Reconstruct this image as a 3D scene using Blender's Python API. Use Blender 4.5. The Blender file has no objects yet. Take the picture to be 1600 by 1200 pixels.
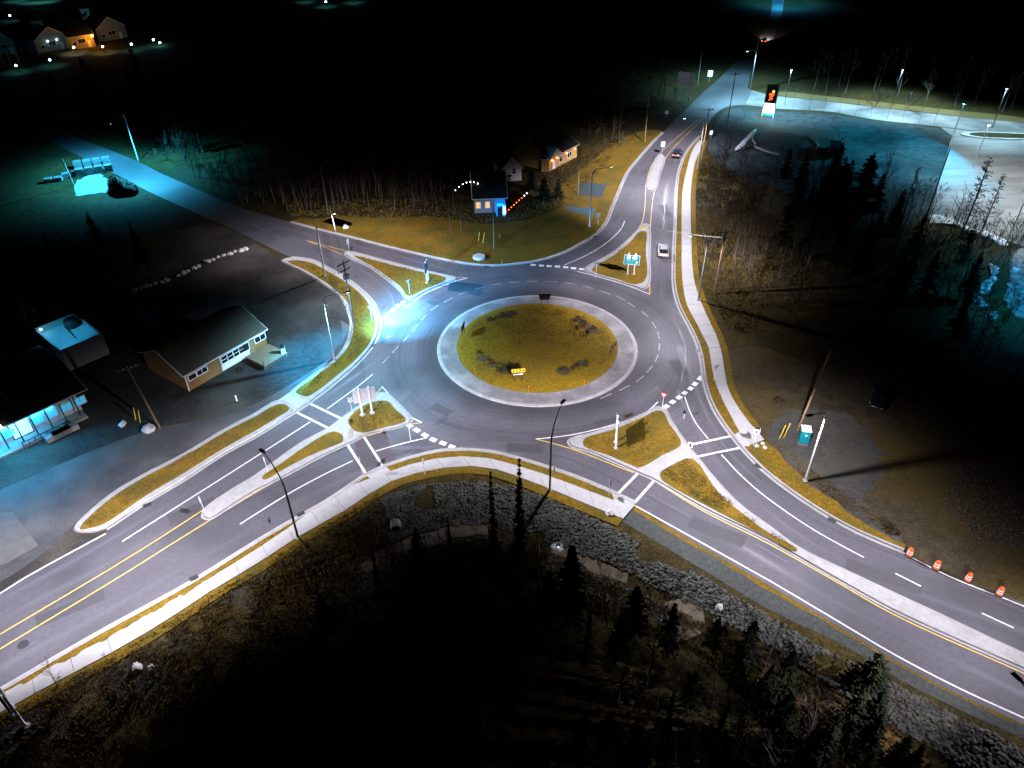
import bpy, bmesh, math, random
import numpy as np
from mathutils import Vector, Matrix, noise as mnoise
from mathutils.geometry import tessellate_polygon
R = math.radians
PI = math.pi
rng = random.Random(11)
sc = bpy.context.scene
COL = sc.collection

# ------------------------------------------------------------------ camera, sky, exposure
FPX, PITCH, ROLL, CAMH = 1150.0, R(36.57), -0.0115, 60.0
_f = Vector((0, math.cos(PITCH), -math.sin(PITCH)))
_r = Vector((1, 0, 0)); _u = _r.cross(_f)
c_, s_ = math.cos(ROLL), math.sin(ROLL)
CR, CU, CF = c_ * _r + s_ * _u, -s_ * _r + c_ * _u, _f
CPOS = Vector((0, 0, CAMH))
cam = bpy.data.cameras.new('camera'); co = bpy.data.objects.new('camera', cam); COL.objects.link(co)
co.matrix_world = Matrix(((CR.x, CU.x, -CF.x, CPOS.x), (CR.y, CU.y, -CF.y, CPOS.y), (CR.z, CU.z, -CF.z, CPOS.z), (0, 0, 0, 1)))
cam.sensor_width = 36; cam.lens = 36 * FPX / 1600; cam.clip_start = 0.5; cam.clip_end = 6000
sc.camera = co
sc.view_settings.view_transform = 'Standard'; sc.view_settings.look = 'None'
sc.view_settings.exposure = 0.0; sc.view_settings.gamma = 1.0; sc.view_settings.use_curve_mapping = False
wd = bpy.data.worlds.new('World'); sc.world = wd; wd.use_nodes = True
_n = wd.node_tree; _sky = _n.nodes.new('ShaderNodeTexSky'); _sky.sky_type = 'NISHITA'; _sky.sun_disc = False
_sky.sun_elevation = R(-6.0); _sky.sun_rotation = R(250)
_n.links.new(_sky.outputs[0], _n.nodes['Background'].inputs[0]); _n.nodes['Background'].inputs[1].default_value = 0.01
cy = sc.cycles
cy.use_denoising = True
cy.max_bounces = 4; cy.diffuse_bounces = 2; cy.glossy_bounces = 2; cy.transparent_max_bounces = 6
cy.sample_clamp_indirect = 3.0; cy.use_light_tree = True
LAMP = 1.0   # one gain for all street lamps

# ------------------------------------------------------------------ survey helpers
def at(u, v, z=0.0):
    """photo survey point -> place on the level z"""
    d = (u - 800) / FPX * CR - (v - 600) / FPX * CU + CF
    t = (z - CAMH) / d.z
    return CPOS + d * t
def P2(pts, z=0.0): return [at(u, v, z) for u, v in pts]
SOUTH_EDGE = None
def ditch(x, y):
    """fall of the bank south of the pavement edge (metres below the road)"""
    best = 1e9; side = 1
    for a, b in zip(SOUTH_EDGE[:-1], SOUTH_EDGE[1:]):
        dx, dy = b[0] - a[0], b[1] - a[1]; L2 = dx * dx + dy * dy
        t = max(0, min(1, ((x - a[0]) * dx + (y - a[1]) * dy) / L2))
        ex, ey = x - a[0] - t * dx, y - a[1] - t * dy
        d = ex * ex + ey * ey
        if d < best: best = d; side = dx * (y - a[1]) - dy * (x - a[0])
    d = math.sqrt(best)
    if side > 0: return 0.0
    t = max(0, min(1, (d - 0.4) / 7.0)); t = t * t * (3 - 2 * t)
    return -1.5 * t
def hz(x, y):
    d = ditch(x, y) if y < 95 else 0.0
    n = mnoise.noise(Vector((x * .12, y * .12, 3))) * .35 * min(1, -d / 1.2) if d < -.05 else 0
    return -0.05 + d + n
def atg(u, v):
    z = 0.0
    for _ in range(6):
        p = at(u, v, z); z = hz(p.x, p.y)
    p = at(u, v, z); p.z = z
    return p

def catmull(p, n=6, closed=False):
    m = len(p); out = []
    if m < 3: return list(p)
    for i in range(m if closed else m - 1):
        if closed: a, b, c, d = p[i - 1], p[i], p[(i + 1) % m], p[(i + 2) % m]
        else: a, b, c, d = p[max(i - 1, 0)], p[i], p[i + 1], p[min(i + 2, m - 1)]
        k = [max((y - x).length, 1e-4) ** .5 for x, y in ((a, b), (b, c), (c, d))]
        t0 = 0; t1 = t0 + k[0]; t2 = t1 + k[1]; t3 = t2 + k[2]
        for j in range(n):
            t = t1 + (t2 - t1) * j / n
            if (a - b).length < 1e-5: A1 = b
            else: A1 = a * ((t1 - t) / (t1 - t0)) + b * ((t - t0) / (t1 - t0))
            A2 = b * ((t2 - t) / (t2 - t1)) + c * ((t - t1) / (t2 - t1))
            if (c - d).length < 1e-5: A3 = c
            else: A3 = c * ((t3 - t) / (t3 - t2)) + d * ((t - t2) / (t3 - t2))
            B1 = A1 * ((t2 - t) / (t2 - t0)) + A2 * ((t - t0) / (t2 - t0))
            B2 = A2 * ((t3 - t) / (t3 - t1)) + A3 * ((t - t1) / (t3 - t1))
            out.append(B1 * ((t2 - t) / (t2 - t1)) + B2 * ((t - t1) / (t2 - t1)))
    if not closed: out.append(p[-1])
    return out
def curve(px, n=5, z=0.0): return catmull(P2(px, z), n)
def loop(px, n=5, z=0.0):
    p = catmull(P2(px, z), n, True)
    return p if area(p) > 0 else p[::-1]
def area(p): return sum(a.x * b.y - b.x * a.y for a, b in zip(p, p[1:] + p[:1])) / 2
def resample(p, n):
    L = [0.0]
    for a, b in zip(p[:-1], p[1:]): L.append(L[-1] + (b - a).length)
    out = []; j = 0
    for i in range(n + 1):
        s = L[-1] * i / n
        while j < len(L) - 2 and L[j + 1] < s: j += 1
        t = (s - L[j]) / max(L[j + 1] - L[j], 1e-9)
        out.append(p[j].lerp(p[j + 1], min(max(t, 0), 1)))
    return out
def plen(p): return sum((b - a).length for a, b in zip(p[:-1], p[1:]))
def offset(p, d, closed=False):
    """positive d = to the LEFT of travel (inside of a counter-clockwise loop)"""
    m = len(p); out = []
    for i in range(m):
        a = p[i - 1] if (closed or i > 0) else p[i]
        b = p[(i + 1) % m] if (closed or i < m - 1) else p[i]
        t = (b - a); t.z = 0; t.normalize()
        out.append(p[i] + Vector((-t.y, t.x, 0)) * d)
    return out
def setz(p, z): return [Vector((q.x, q.y, z)) for q in p]

# ------------------------------------------------------------------ materials
MATS = {}
def pmat(name, c1, c2=None, scale=1.0, rough=.8, bump=0.0, bscale=None, metal=0.0, detail=5, c3=None, s3=.1, emit=None, es=0, coord='POS', spec=.5, t3=(.45, .65), stretch=None, speck=None):
    if name in MATS: return MATS[name]
    m = bpy.data.materials.new(name); m.use_nodes = True; N = m.node_tree.nodes; L = m.node_tree.links
    b = N['Principled BSDF']; b.inputs['Roughness'].default_value = rough; b.inputs['Metallic'].default_value = metal
    b.inputs['Specular IOR Level'].default_value = spec
    if coord == 'POS': src = N.new('ShaderNodeNewGeometry').outputs['Position']
    else: src = N.new('ShaderNodeTexCoord').outputs['Object']
    if stretch:
        mp = N.new('ShaderNodeMapping'); mp.inputs['Scale'].default_value = stretch; L.new(src, mp.inputs[0]); src = mp.outputs[0]
    c2 = c2 or tuple(x * .8 for x in c1)
    def nz(s, d, lo, hi):
        t = N.new('ShaderNodeTexNoise'); t.inputs['Scale'].default_value = s; t.inputs['Detail'].default_value = d; L.new(src, t.inputs['Vector'])
        r = N.new('ShaderNodeMapRange'); r.inputs[1].default_value = lo; r.inputs[2].default_value = hi; L.new(t.outputs[0], r.inputs[0])
        return r.outputs[0]
    def mix(f, a, bb):
        x = N.new('ShaderNodeMix'); x.data_type = 'RGBA'; L.new(f, x.inputs[0])
        for sk, val in ((x.inputs[6], a), (x.inputs[7], bb)):
            if isinstance(val, tuple): sk.default_value = (*val, 1)
            else: L.new(val, sk)
        return x.outputs[2]
    c = mix(nz(scale, detail, .3, .7), c1, c2)
    if c3: c = mix(nz(s3, 4, *t3), c, c3)
    if speck:
        t = N.new('ShaderNodeTexNoise'); t.inputs['Scale'].default_value = speck[0]; t.inputs['Detail'].default_value = 3; t.inputs['Roughness'].default_value = .65; L.new(src, t.inputs['Vector'])
        r = N.new('ShaderNodeMapRange'); r.inputs[1].default_value = .3; r.inputs[2].default_value = .7; r.inputs[3].default_value = 1 - speck[1]; r.inputs[4].default_value = 1 + speck[1]; L.new(t.outputs[0], r.inputs[0])
        x = N.new('ShaderNodeMix'); x.data_type = 'RGBA'; x.blend_type = 'MULTIPLY'; x.inputs[0].default_value = 1; L.new(c, x.inputs[6]); L.new(r.outputs[0], x.inputs[7]); c = x.outputs[2]
    L.new(c, b.inputs['Base Color'])
    if bump:
        t = N.new('ShaderNodeTexNoise'); t.inputs['Scale'].default_value = bscale or scale * 2; t.inputs['Detail'].default_value = 6; L.new(src, t.inputs['Vector'])
        bp = N.new('ShaderNodeBump'); bp.inputs['Strength'].default_value = 1; bp.inputs['Distance'].default_value = bump
        L.new(t.outputs[0], bp.inputs['Height']); L.new(bp.outputs[0], b.inputs['Normal'])
    if emit:
        b.inputs['Emission Color'].default_value = (*emit, 1); b.inputs['Emission Strength'].default_value = es
    MATS[name] = m
    return m
CC = at(841, 548); CC = Vector((3.75, 90.4, 0)); RK = 14.7
def asphalt_mat():
    m = pmat('asphalt', (.064, .061, .068), (.088, .085, .092), 2.2, .78, .004, 60, c3=(.052, .052, .055), s3=.12, speck=(7, 0.22))
    N = m.node_tree.nodes; L = m.node_tree.links; b = N['Principled BSDF']
    prev = b.inputs['Base Color'].links[0].from_socket
    geo = N.new('ShaderNodeNewGeometry')
    # ring wear around the island: dusty untrafficked band by the kerb, polished wheel bands outside it
    sub = N.new('ShaderNodeVectorMath'); sub.operation = 'SUBTRACT'; sub.inputs[1].default_value = CC; L.new(geo.outputs['Position'], sub.inputs[0])
    ln = N.new('ShaderNodeVectorMath'); ln.operation = 'LENGTH'; L.new(sub.outputs[0], ln.inputs[0])
    nt = N.new('ShaderNodeTexNoise'); nt.inputs['Scale'].default_value = .22; nt.inputs['Detail'].default_value = 3; L.new(geo.outputs['Position'], nt.inputs['Vector'])
    ad = N.new('ShaderNodeMath'); ad.operation = 'MULTIPLY_ADD'; ad.inputs[1].default_value = 2.2; L.new(nt.outputs[0], ad.inputs[0]); L.new(ln.outputs['Value'], ad.inputs[2])
    rp = N.new('ShaderNodeValToRGB'); mr = N.new('ShaderNodeMapRange'); mr.inputs[1].default_value = 15; mr.inputs[2].default_value = 33; L.new(ad.outputs[0], mr.inputs[0]); L.new(mr.outputs[0], rp.inputs[0])
    e = rp.color_ramp.elements
    e[0].position = 0; e[0].color = (.62,) * 3 + (1,); e[1].position = 1; e[1].color = (1, 1, 1, 1)
    for pos, v in ((.12, .68), (.2, .95), (.27, 1.22), (.34, 1.0), (.43, .92), (.52, 1.2), (.62, 1.22), (.7, .92)):
        q = e.new(pos); q.color = (v, v, v, 1)
    # fine swirl lines along the ring
    wv = N.new('ShaderNodeTexNoise'); wv.noise_dimensions = '1D'; wv.inputs['Scale'].default_value = 2.6; wv.inputs['Detail'].default_value = 3; L.new(ln.outputs['Value'], wv.inputs['W'])
    wr = N.new('ShaderNodeMapRange'); wr.inputs[1].default_value = .3; wr.inputs[2].default_value = .7; wr.inputs[3].default_value = .85; wr.inputs[4].default_value = 1.15; L.new(wv.outputs[0], wr.inputs[0])
    inn = N.new('ShaderNodeMapRange'); inn.inputs[1].default_value = 24; inn.inputs[2].default_value = 30; inn.inputs[3].default_value = 1; inn.inputs[4].default_value = 0; L.new(ln.outputs['Value'], inn.inputs[0])
    mul = N.new('ShaderNodeMix'); mul.data_type = 'RGBA'; mul.blend_type = 'MULTIPLY'; mul.inputs[0].default_value = 1; L.new(prev, mul.inputs[6]); L.new(rp.outputs[0], mul.inputs[7])
    mul2 = N.new('ShaderNodeMix'); mul2.data_type = 'RGBA'; mul2.blend_type = 'MULTIPLY'; L.new(inn.outputs[0], mul2.inputs[0]); L.new(mul.outputs[2], mul2.inputs[6]); L.new(wr.outputs[0], mul2.inputs[7])
    L.new(mul2.outputs[2], b.inputs['Base Color'])
    return m
M_ASPH = asphalt_mat()
M_CONC = pmat('concrete', (.34, .34, .32), (.27, .268, .25), 1.6, .85, .002, 40, c3=(.25, .245, .22), s3=.5, t3=(.5, .75), speck=(5, 0.12))
M_WALK = pmat('walk_concrete', (.39, .39, .365), (.33, .33, .31), .9, .85, .002, 40, c3=(.38, .37, .34), s3=.35, t3=(.52, .8), speck=(5, 0.1))
M_APRON = pmat('apron_concrete', (.165, .158, .150), (.125, .120, .114), 1.4, .85, .003, 30, c3=(.25, .24, .225), s3=.3, speck=(6, 0.18))
M_KERB = pmat('kerb_concrete', (.36, .355, .335), (.25, .245, .23), 1.3, .8, .002, 30, c3=(.24, .23, .21), s3=.7, t3=(.52, .72))
M_GRASS = pmat('verge_grass', (.195, .116, .012), (.112, .071, .008), 1.8, .95, .05, 9, c3=(.100, .077, .012), s3=.25, detail=9, spec=.1, speck=(5.5, 0.5))
M_GRASS2 = pmat('island_grass', (.215, .135, .007), (.145, .092, .005), 2.2, .95, .05, 9, c3=(.165, .108, .009), s3=.16, detail=9, spec=.1, speck=(5.0, 0.5))
M_GROUND = pmat('rough_grass', (.070, .052, .014), (.026, .021, .007), .8, .97, .10, 5, c3=(.030, .026, .011), s3=.09, detail=9, spec=.1, speck=(4, 0.6))
M_BANK = pmat('bank_soil', (.11, .075, .022), (.045, .036, .014), 1.2, .97, .12, 6, c3=(.038, .042, .036), s3=.2, detail=9, spec=.1, speck=(4, 0.6))
M_GRAVEL = pmat('gravel', (.040, .037, .030), (.022, .020, .017), 1.3, .95, .03, 12, c3=(.065, .058, .045), s3=.11, detail=10, spec=.15, speck=(6, 0.45))
M_EARTH = pmat('bare_earth', (.066, .053, .029), (.032, .026, .015), .7, .95, .06, 7, c3=(.070, .052, .015), s3=.07, detail=10, spec=.1, speck=(4, 0.45))
M_SHOULD = pmat('shoulder_gravel', (.068, .075, .066), (.042, .048, .042), 2.0, .95, .03, 15, detail=9, spec=.15, speck=(7, 0.4))
M_LOT = pmat('lot_asphalt', (.21, .19, .18), (.12, .11, .105), .35, .8, .004, 30, c3=(.30, .29, .28), s3=.13, stretch=(.35, 1.6, 1), t3=(.4, .7))
M_SIDE = pmat('side_asphalt', (.13, .128, .125), (.09, .089, .087), .5, .8, .004, 30, c3=(.24, .23, .22), s3=.1)
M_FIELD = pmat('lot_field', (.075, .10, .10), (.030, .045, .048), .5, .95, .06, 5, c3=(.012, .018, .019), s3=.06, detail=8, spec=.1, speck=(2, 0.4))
M_WHITE = pmat('road_paint_white', (.80, .80, .78), (.62, .62, .60), 3.0, .6, c3=(.45, .45, .43), s3=1.2, t3=(.58, .8))
M_YELLOW = pmat('road_paint_yellow', (.72, .46, .07), (.58, .37, .07), 3.0, .6, c3=(.40, .28, .09), s3=1.1, t3=(.55, .8))
M_ROCK = pmat('riprap_stone', (.085, .088, .066), (.026, .027, .021), .9, .9, .02, 8, detail=6)
M_PALEROCK = pmat('pale_stone', (.52, .51, .48), (.36, .35, .33), 2, .9, .02, 8)
M_SNOW = pmat('old_snow', (.80, .82, .85), (.62, .65, .68), 1.5, .7, .03, 4)
M_GALV = pmat('galvanised_steel', (.68, .69, .70), (.58, .59, .60), 4, .45, metal=.1)
M_BLACK = pmat('black_paint', (.012, .012, .013), (.018, .018, .018), 4, .45)
M_WOOD = pmat('pole_timber', (.20, .125, .055), (.12, .075, .035), 3, .9, .01, 12, stretch=(1, 1, .15))
M_WOODG = pmat('grey_timber', (.13, .12, .10), (.08, .075, .065), 3, .9, .01, 12, stretch=(1, 1, .15))
M_BARK = pmat('bark', (.105, .085, .060), (.060, .050, .036), 3, .95, .02, 9, coord='OBJ')
M_TWIG = pmat('twigs', (.060, .046, .030), (.040, .031, .020), 3, .95, coord='OBJ')
M_NEEDLE = pmat('needles', (.008, .011, .006), (.015, .018, .008), 2, .95, coord='OBJ', spec=.02)
M_BUSH = pmat('bush_leaf', (.042, .028, .010), (.024, .020, .008), 3, .9, coord='OBJ', spec=.2)
M_SIGNBACK = pmat('sign_aluminium', (.55, .57, .60), (.48, .5, .53), 3, .45, metal=.3)
M_SWHITE = pmat('sign_white', (.82, .82, .82), (.75, .75, .75), 3, .4)
M_SYEL = pmat('sign_yellow', (.85, .55, .02), (.80, .50, .02), 3, .4)
M_SGRN = pmat('sign_green', (.0, .16, .15), (.0, .14, .13), 3, .4)
M_SRED = pmat('sign_red', (.65, .03, .02), (.55, .03, .02), 3, .4)
M_ORANGE = pmat('barrel_orange', (.75, .13, .015), (.62, .10, .012), 3, .5)
M_TEAL = pmat('teal_plastic', (.004, .20, .22), (.004, .16, .18), 2, .45, coord='OBJ')
M_ROOFW = pmat('white_plastic', (.70, .68, .70), (.55, .54, .56), 2, .5, coord='OBJ')
M_YPOST = pmat('yellow_post', (.70, .50, .03), (.6, .42, .03), 3, .5)
M_GLASS = pmat('dark_glass', (.010, .011, .013), (.014, .015, .017), 1, .08)
M_RUBBER = pmat('rubber', (.012, .012, .012), (.02, .02, .02), 3, .85)
M_SHING = pmat('dark_shingle', (.105, .094, .058), (.066, .060, .040), 4, .95, .01, 14, c3=(.085, .075, .05), s3=.4, speck=(6, 0.4))
M_SHINGD = pmat('black_shingle', (.018, .018, .018), (.010, .010, .010), 4, .95, .01, 14)
M_BRICK = pmat('ochre_siding', (.25, .125, .030), (.19, .095, .024), 2, .85, .008, 6, stretch=(.2, .2, 6))
M_SIDEW = pmat('white_siding', (.58, .58, .56), (.50, .50, .48), 2, .7, stretch=(.2, .2, 6))
M_SIDEG = pmat('grey_siding', (.26, .26, .25), (.20, .20, .19), 2, .75, stretch=(.2, .2, 6))
M_FRAMEW = pmat('white_trim', (.74, .74, .72), (.66, .66, .64), 3, .5)
M_DECK = pmat('deck_boards', (.24, .18, .09), (.17, .125, .065), 3, .85, .01, 8)
M_MULCH = pmat('mulch', (.085, .052, .012), (.045, .03, .009), 4, .97, .04, 12)
def glow(name, c, s): return pmat(name, c, c, 1, .5, emit=c, es=s)
G_LED = glow('led_white', (.85, .92, 1), 30)
G_CY = glow('led_cyan', (.25, .78, 1), 40)
G_AMB = glow('sodium_amber', (1, .45, .05), 40)
G_TAIL = glow('tail_light_red', (1, .14, .03), 7)
G_HEAD = glow('head_light_white', (1, .95, .85), 14)
G_WARM = glow('warm_window', (1, .46, .13), 1.0)
G_ORL = glow('orange_bulb', (1, .22, .06), 9)
G_RED = glow('red_bulb', (1, .10, .02), 8)
G_BLUE = glow('blue_glow', (.02, .30, 1), 1.6)
G_WB = glow('white_bulb', (1, 1, 1), 7)

# ------------------------------------------------------------------ mesh building
class MB:
    def __init__(s): s.v = []; s.f = []
    def add(s, verts, faces):
        o = len(s.v); s.v += [tuple(v) for v in verts]; s.f += [tuple(i + o for i in f) for f in faces]
    def box(s, c, d, rz=0.0, taper=1.0, tilt=None):
        x, y, z = d[0] / 2, d[1] / 2, d[2] / 2
        vs = [(-x, -y, -z), (x, -y, -z), (x, y, -z), (-x, y, -z)] + [(a * taper, b * taper, z) for a, b in ((-x, -y), (x, -y), (x, y), (-x, y))]
        M = Matrix.Rotation(rz, 3, 'Z')
        if tilt: M = M @ Matrix.Rotation(tilt[0], 3, tilt[1])
        c = Vector(c)
        s.add([M @ Vector(v) + c for v in vs], [(0, 3, 2, 1), (4, 5, 6, 7), (0, 1, 5, 4), (1, 2, 6, 5), (2, 3, 7, 6), (3, 0, 4, 7)])
    def tube(s, pts, rad, n=8, cap=True):
        pts = [Vector(p) for p in pts]; m = len(pts)
        if not hasattr(rad, '__len__'): rad = [rad] * m
        o = len(s.v)
        for i, p in enumerate(pts):
            t = (pts[min(i + 1, m - 1)] - pts[max(i - 1, 0)]).normalized()
            a = Vector((1, 0, 0)) if abs(t.x) < .8 else Vector((0, 1, 0))
            e1 = t.cross(a).normalized(); e2 = t.cross(e1)
            for k in range(n):
                w = 2 * PI * k / n; q = p + (e1 * math.cos(w) + e2 * math.sin(w)) * rad[i]; s.v.append(tuple(q))
        for i in range(m - 1):
            for k in range(n):
                k2 = (k + 1) % n; s.f.append((o + i * n + k, o + i * n + k2, o + (i + 1) * n + k2, o + (i + 1) * n + k))
        if cap:
            s.f.append(tuple(o + k for k in range(n))[::-1]); s.f.append(tuple(o + (m - 1) * n + k for k in range(n)))
    def lathe(s, prof, n=12, c=(0, 0, 0)):
        s.tube([(c[0], c[1], c[2] + z) for r, z in prof], [max(r, .001) for r, z in prof], n)
    def poly(s, p, z=None):
        q = [Vector((a[0], a[1], a[2] if z is None else z)) for a in p]
        s.add(q, [t if _ccw(q, t) else t[::-1] for t in tessellate_polygon([q])])
    def prism(s, p, z0, z1):
        """closed outline p (ccw) -> top face and sides"""
        n = len(p); s.poly(p, z1)
        s.add([(a[0], a[1], z0) for a in p] + [(a[0], a[1], z1) for a in p], [(i, (i + 1) % n, n + (i + 1) % n, n + i) for i in range(n)])
    def strip(s, a, b):
        n = len(a); s.add(list(a) + list(b), [(i, i + 1, n + i + 1, n + i) for i in range(n - 1)])
    def plate(s, pts, origin, ax, ay, th):
        """flat polygon (2D pts) standing in the plane ax/ay, given a thickness along its normal"""
        ax, ay, origin = Vector(ax), Vector(ay), Vector(origin); nn = ax.cross(ay).normalized(); n = len(pts)
        A = [origin + ax * p[0] + ay * p[1] + nn * th for p in pts]; B = [origin + ax * p[0] + ay * p[1] for p in pts]
        tri = tessellate_polygon([[Vector((p[0], p[1], 0)) for p in pts]])
        tri = [t if _ccw2(pts, t) else t[::-1] for t in tri]
        s.add(A, tri); s.add(B, [t[::-1] for t in tri])
        s.add(B + A, [(i, (i + 1) % n, n + (i + 1) % n, n + i) for i in range(n)])
    def build(s, name, mat=None, parent=None, smooth=False, uv=False):
        me = bpy.data.meshes.new(name); me.from_pydata(s.v, [], s.f); me.validate()
        if mat: me.materials.append(mat)
        if smooth: me.polygons.foreach_set('use_smooth', [True] * len(me.polygons))
        return link(name, me, parent)
def _ccw(q, t): return (q[t[1]].x - q[t[0]].x) * (q[t[2]].y - q[t[0]].y) - (q[t[1]].y - q[t[0]].y) * (q[t[2]].x - q[t[0]].x) > 0
def _ccw2(q, t): return (q[t[1]][0] - q[t[0]][0]) * (q[t[2]][1] - q[t[0]][1]) - (q[t[1]][1] - q[t[0]][1]) * (q[t[2]][0] - q[t[0]][0]) > 0
def link(name, data, parent=None):
    o = bpy.data.objects.new(name, data); COL.objects.link(o)
    if parent: o.parent = parent
    return o
def tag(o, label, cat, group=None):
    o['label'] = label; o['category'] = cat
    if group: o['group'] = group
    return o
def thing(name, label, cat, loc=(0, 0, 0), rz=0.0, group=None):
    o = link(name, None); o.location = loc; o.rotation_euler = (0, 0, rz); o.empty_display_size = .3
    return tag(o, label, cat, group)
def struct(name, mb, mat, parent=None, kind='structure'):
    o = mb.build(name, mat, parent)
    if not parent: o['kind'] = kind
    return o
def dup(root, loc, rz=0.0, label=None, group=None, s=None):
    r = root.copy(); COL.objects.link(r); r.location = loc; r.rotation_euler = (0, 0, rz)
    if s: r.scale = (s, s, s)
    if label: r['label'] = label
    if group: r['group'] = group
    for ch in root.children:
        c = ch.copy(); COL.objects.link(c); c.parent = r
        for g in ch.children:
            d = g.copy(); COL.objects.link(d); d.parent = c
    return r

# ------------------------------------------------------------------ traced lines (photo survey)
S_KERB = [(-300, 1254), (0, 1080), (150, 993), (297, 912), (400, 848), (456, 815), (512, 783), (545, 761), (575, 741), (602, 729), (640, 716), (687, 705), (737, 703.5), (770, 707), (800, 714), (860, 732), (900, 746), (932, 759), (962, 772), (992, 787)]
S_EDGE = [(992, 787), (1050, 821), (1100, 849), (1175, 891), (1200, 905), (1300, 964), (1400, 1023), (1500, 1075), (1598, 1120), (1800, 1212)]
W_UP = [(-300, 1262), (0, 1087), (100, 1032), (160, 1002), (250, 950), (337, 899), (400, 860), (462, 818), (525, 771), (580, 748), (605, 739), (640, 727), (675, 718.5), (705, 715), (737, 714), (770, 718), (800, 726), (862, 746), (920, 768), (960, 783)]
W_LO = [(-300, 1290), (0, 1115), (100, 1060), (160, 1029), (250, 977), (337, 920), (400, 883), (467, 839), (542, 797), (590, 764), (625, 747), (650, 740), (675, 735), (705, 730), (737, 729), (770, 733), (800, 742), (862, 766), (925, 792), (972, 811)]
E_KERB = [(1095, 212), (1075, 235), (1062, 265), (1057, 300), (1056, 330), (1055, 362), (1053, 412), (1054, 450), (1062, 480), (1080, 515), (1092, 542), (1098, 570), (1102, 600), (1112, 630), (1127, 657), (1145, 681), (1160, 700), (1200, 740), (1275, 794), (1337, 829), (1412, 861)]
E_EDGE = [(1412, 861), (1425, 870), (1482, 899), (1597, 946), (1850, 1050)]
N_KERB = [(1036, 207), (1020, 222), (1000, 245), (980, 270), (965, 303), (955, 327), (947, 347), (930, 367), (907, 381), (875, 397), (837, 408), (800, 413), (770, 415), (737, 413), (700, 407), (650, 396), (600, 384), (550, 371), (500, 359), (454, 347)]
B_EDGE = [(454, 347), (400, 332), (350, 315), (300, 292), (250, 270), (215, 252), (150, 226), (112, 210), (0, 157), (-200, 70)]
B_EDGE2 = [(-200, 110), (0, 187), (100, 232), (160, 262), (230, 298), (300, 330), (350, 352), (400, 376), (440, 396), (455, 402)]
NW_KERB = [(455, 402), (485, 406), (512, 419), (540, 435), (562, 452), (580, 470), (589, 490), (592, 512), (583, 537), (560, 565), (525, 596), (485, 627), (440, 656), (400, 681), (350, 708), (287, 749), (225, 786), (165, 826)]
A_EDGE = [(165, 832), (42, 900), (0, 926), (-300, 1095)]
N_ROAD_E = [(1095, 212), (1106, 195), (1118, 178), (1138, 166), (1165, 164), (1215, 170), (1300, 175), (1360, 186), (1468, 198), (1600, 214), (1800, 238)]
N_ROAD_N = [(1800, 215), (1600, 192), (1500, 182), (1400, 171), (1300, 159), (1210, 149), (1172, 140), (1170, 128), (1183, 100), (1203, 70), (1216, 42), (1224, 8), (1226, -20)]
N_ROAD_W = [(1206, -20), (1206, 10), (1198, 40), (1178, 68), (1148, 98), (1120, 126), (1100, 143), (1075, 168), (1052, 190), (1036, 207)]
s_kerb = curve(S_KERB); e_kerb = curve(E_KERB); n_kerb = curve(N_KERB); nw_kerb = curve(NW_KERB)
w_up = curve(W_UP); w_lo = curve(W_LO); s_edge = curve(S_EDGE); e_edge = curve(E_EDGE)
SHOULD_LO = [(972, 811), (1050, 858), (1100, 888), (1200, 948), (1325, 1008), (1400, 1055), (1500, 1105), (1600, 1150), (1800, 1245)]
SOUTH_EDGE = [(p.x, p.y) for p in curve(W_LO, 2)] + [(p.x, p.y) for p in curve(SHOULD_LO, 2)[1:]]

# ------------------------------------------------------------------ ground
def axis(lo, hi, step, far):
    a = list(np.arange(lo, hi + .01, step)); d = step
    b = []; x = lo
    while x > -far: d *= 1.25; x -= d; b.append(x)
    c = []; x = hi; d = step
    while x < far: d *= 1.25; x += d; c.append(x)
    return b[::-1] + a + c
gx = axis(-70, 75, .9, 2200); gy = axis(22, 96, .9, 2600)
gm = MB()
for y in gy:
    for x in gx:
        gm.v.append((x, y, hz(x, y) if (-90 < x < 100 and y < 97) else (-.05 + (ditch(x, y) if y < 97 else 0))))
nx = len(gx)
gm.f = [(j * nx + i, j * nx + i + 1, (j + 1) * nx + i + 1, (j + 1) * nx + i) for j in range(len(gy) - 1) for i in range(nx - 1)]
ground = gm.build('ground', M_GROUND, smooth=True); ground['kind'] = 'structure'

def sheet(name, px, z, mat, parent=None, n=4, smooth=True, jit=0.0):
    p = loop(px, n) if smooth else P2(px)
    if area(p) < 0: p = p[::-1]
    if jit:
        p = resample(p + [p[0]], max(20, int(plen(p) / .8)))[:-1]
        p = [q + Vector((mnoise.noise(q * .8), mnoise.noise(q * .8 + Vector((9, 4, 2))), 0)) * jit for q in p]
    mb = MB(); mb.poly(p, z); return struct(name, mb, mat, parent)
# yards and lots
sheet('west_yard', [(-200, 1060), (0, 930), (165, 833), (120, 826), (130, 808), (175, 771), (225, 741), (287, 709), (350, 671), (400, 645), (437, 626), (465, 605), (520, 565), (540, 540), (549, 512), (547, 495), (535, 467), (510, 447), (475, 425), (450, 412), (441, 406), (400, 380), (340, 352), (280, 360), (190, 430), (80, 520), (-60, 640), (-250, 820)], -.035, M_GRAVEL, n=3)
sheet('west_lane', [(-60, 800), (60, 740), (180, 690), (260, 665), (330, 655), (400, 630), (470, 590), (520, 555), (536, 520), (532, 500), (548, 512), (548, 535), (528, 560), (475, 599), (435, 627), (350, 671), (287, 709), (200, 757), (120, 815), (60, 870), (-60, 935)], -.025, pmat('worn_asphalt', (.060, .059, .056), (.036, .035, .033), .8, .9, .01, 20, c3=(.085, .08, .074), s3=.2, speck=(6, 0.3)), n=3)
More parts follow.
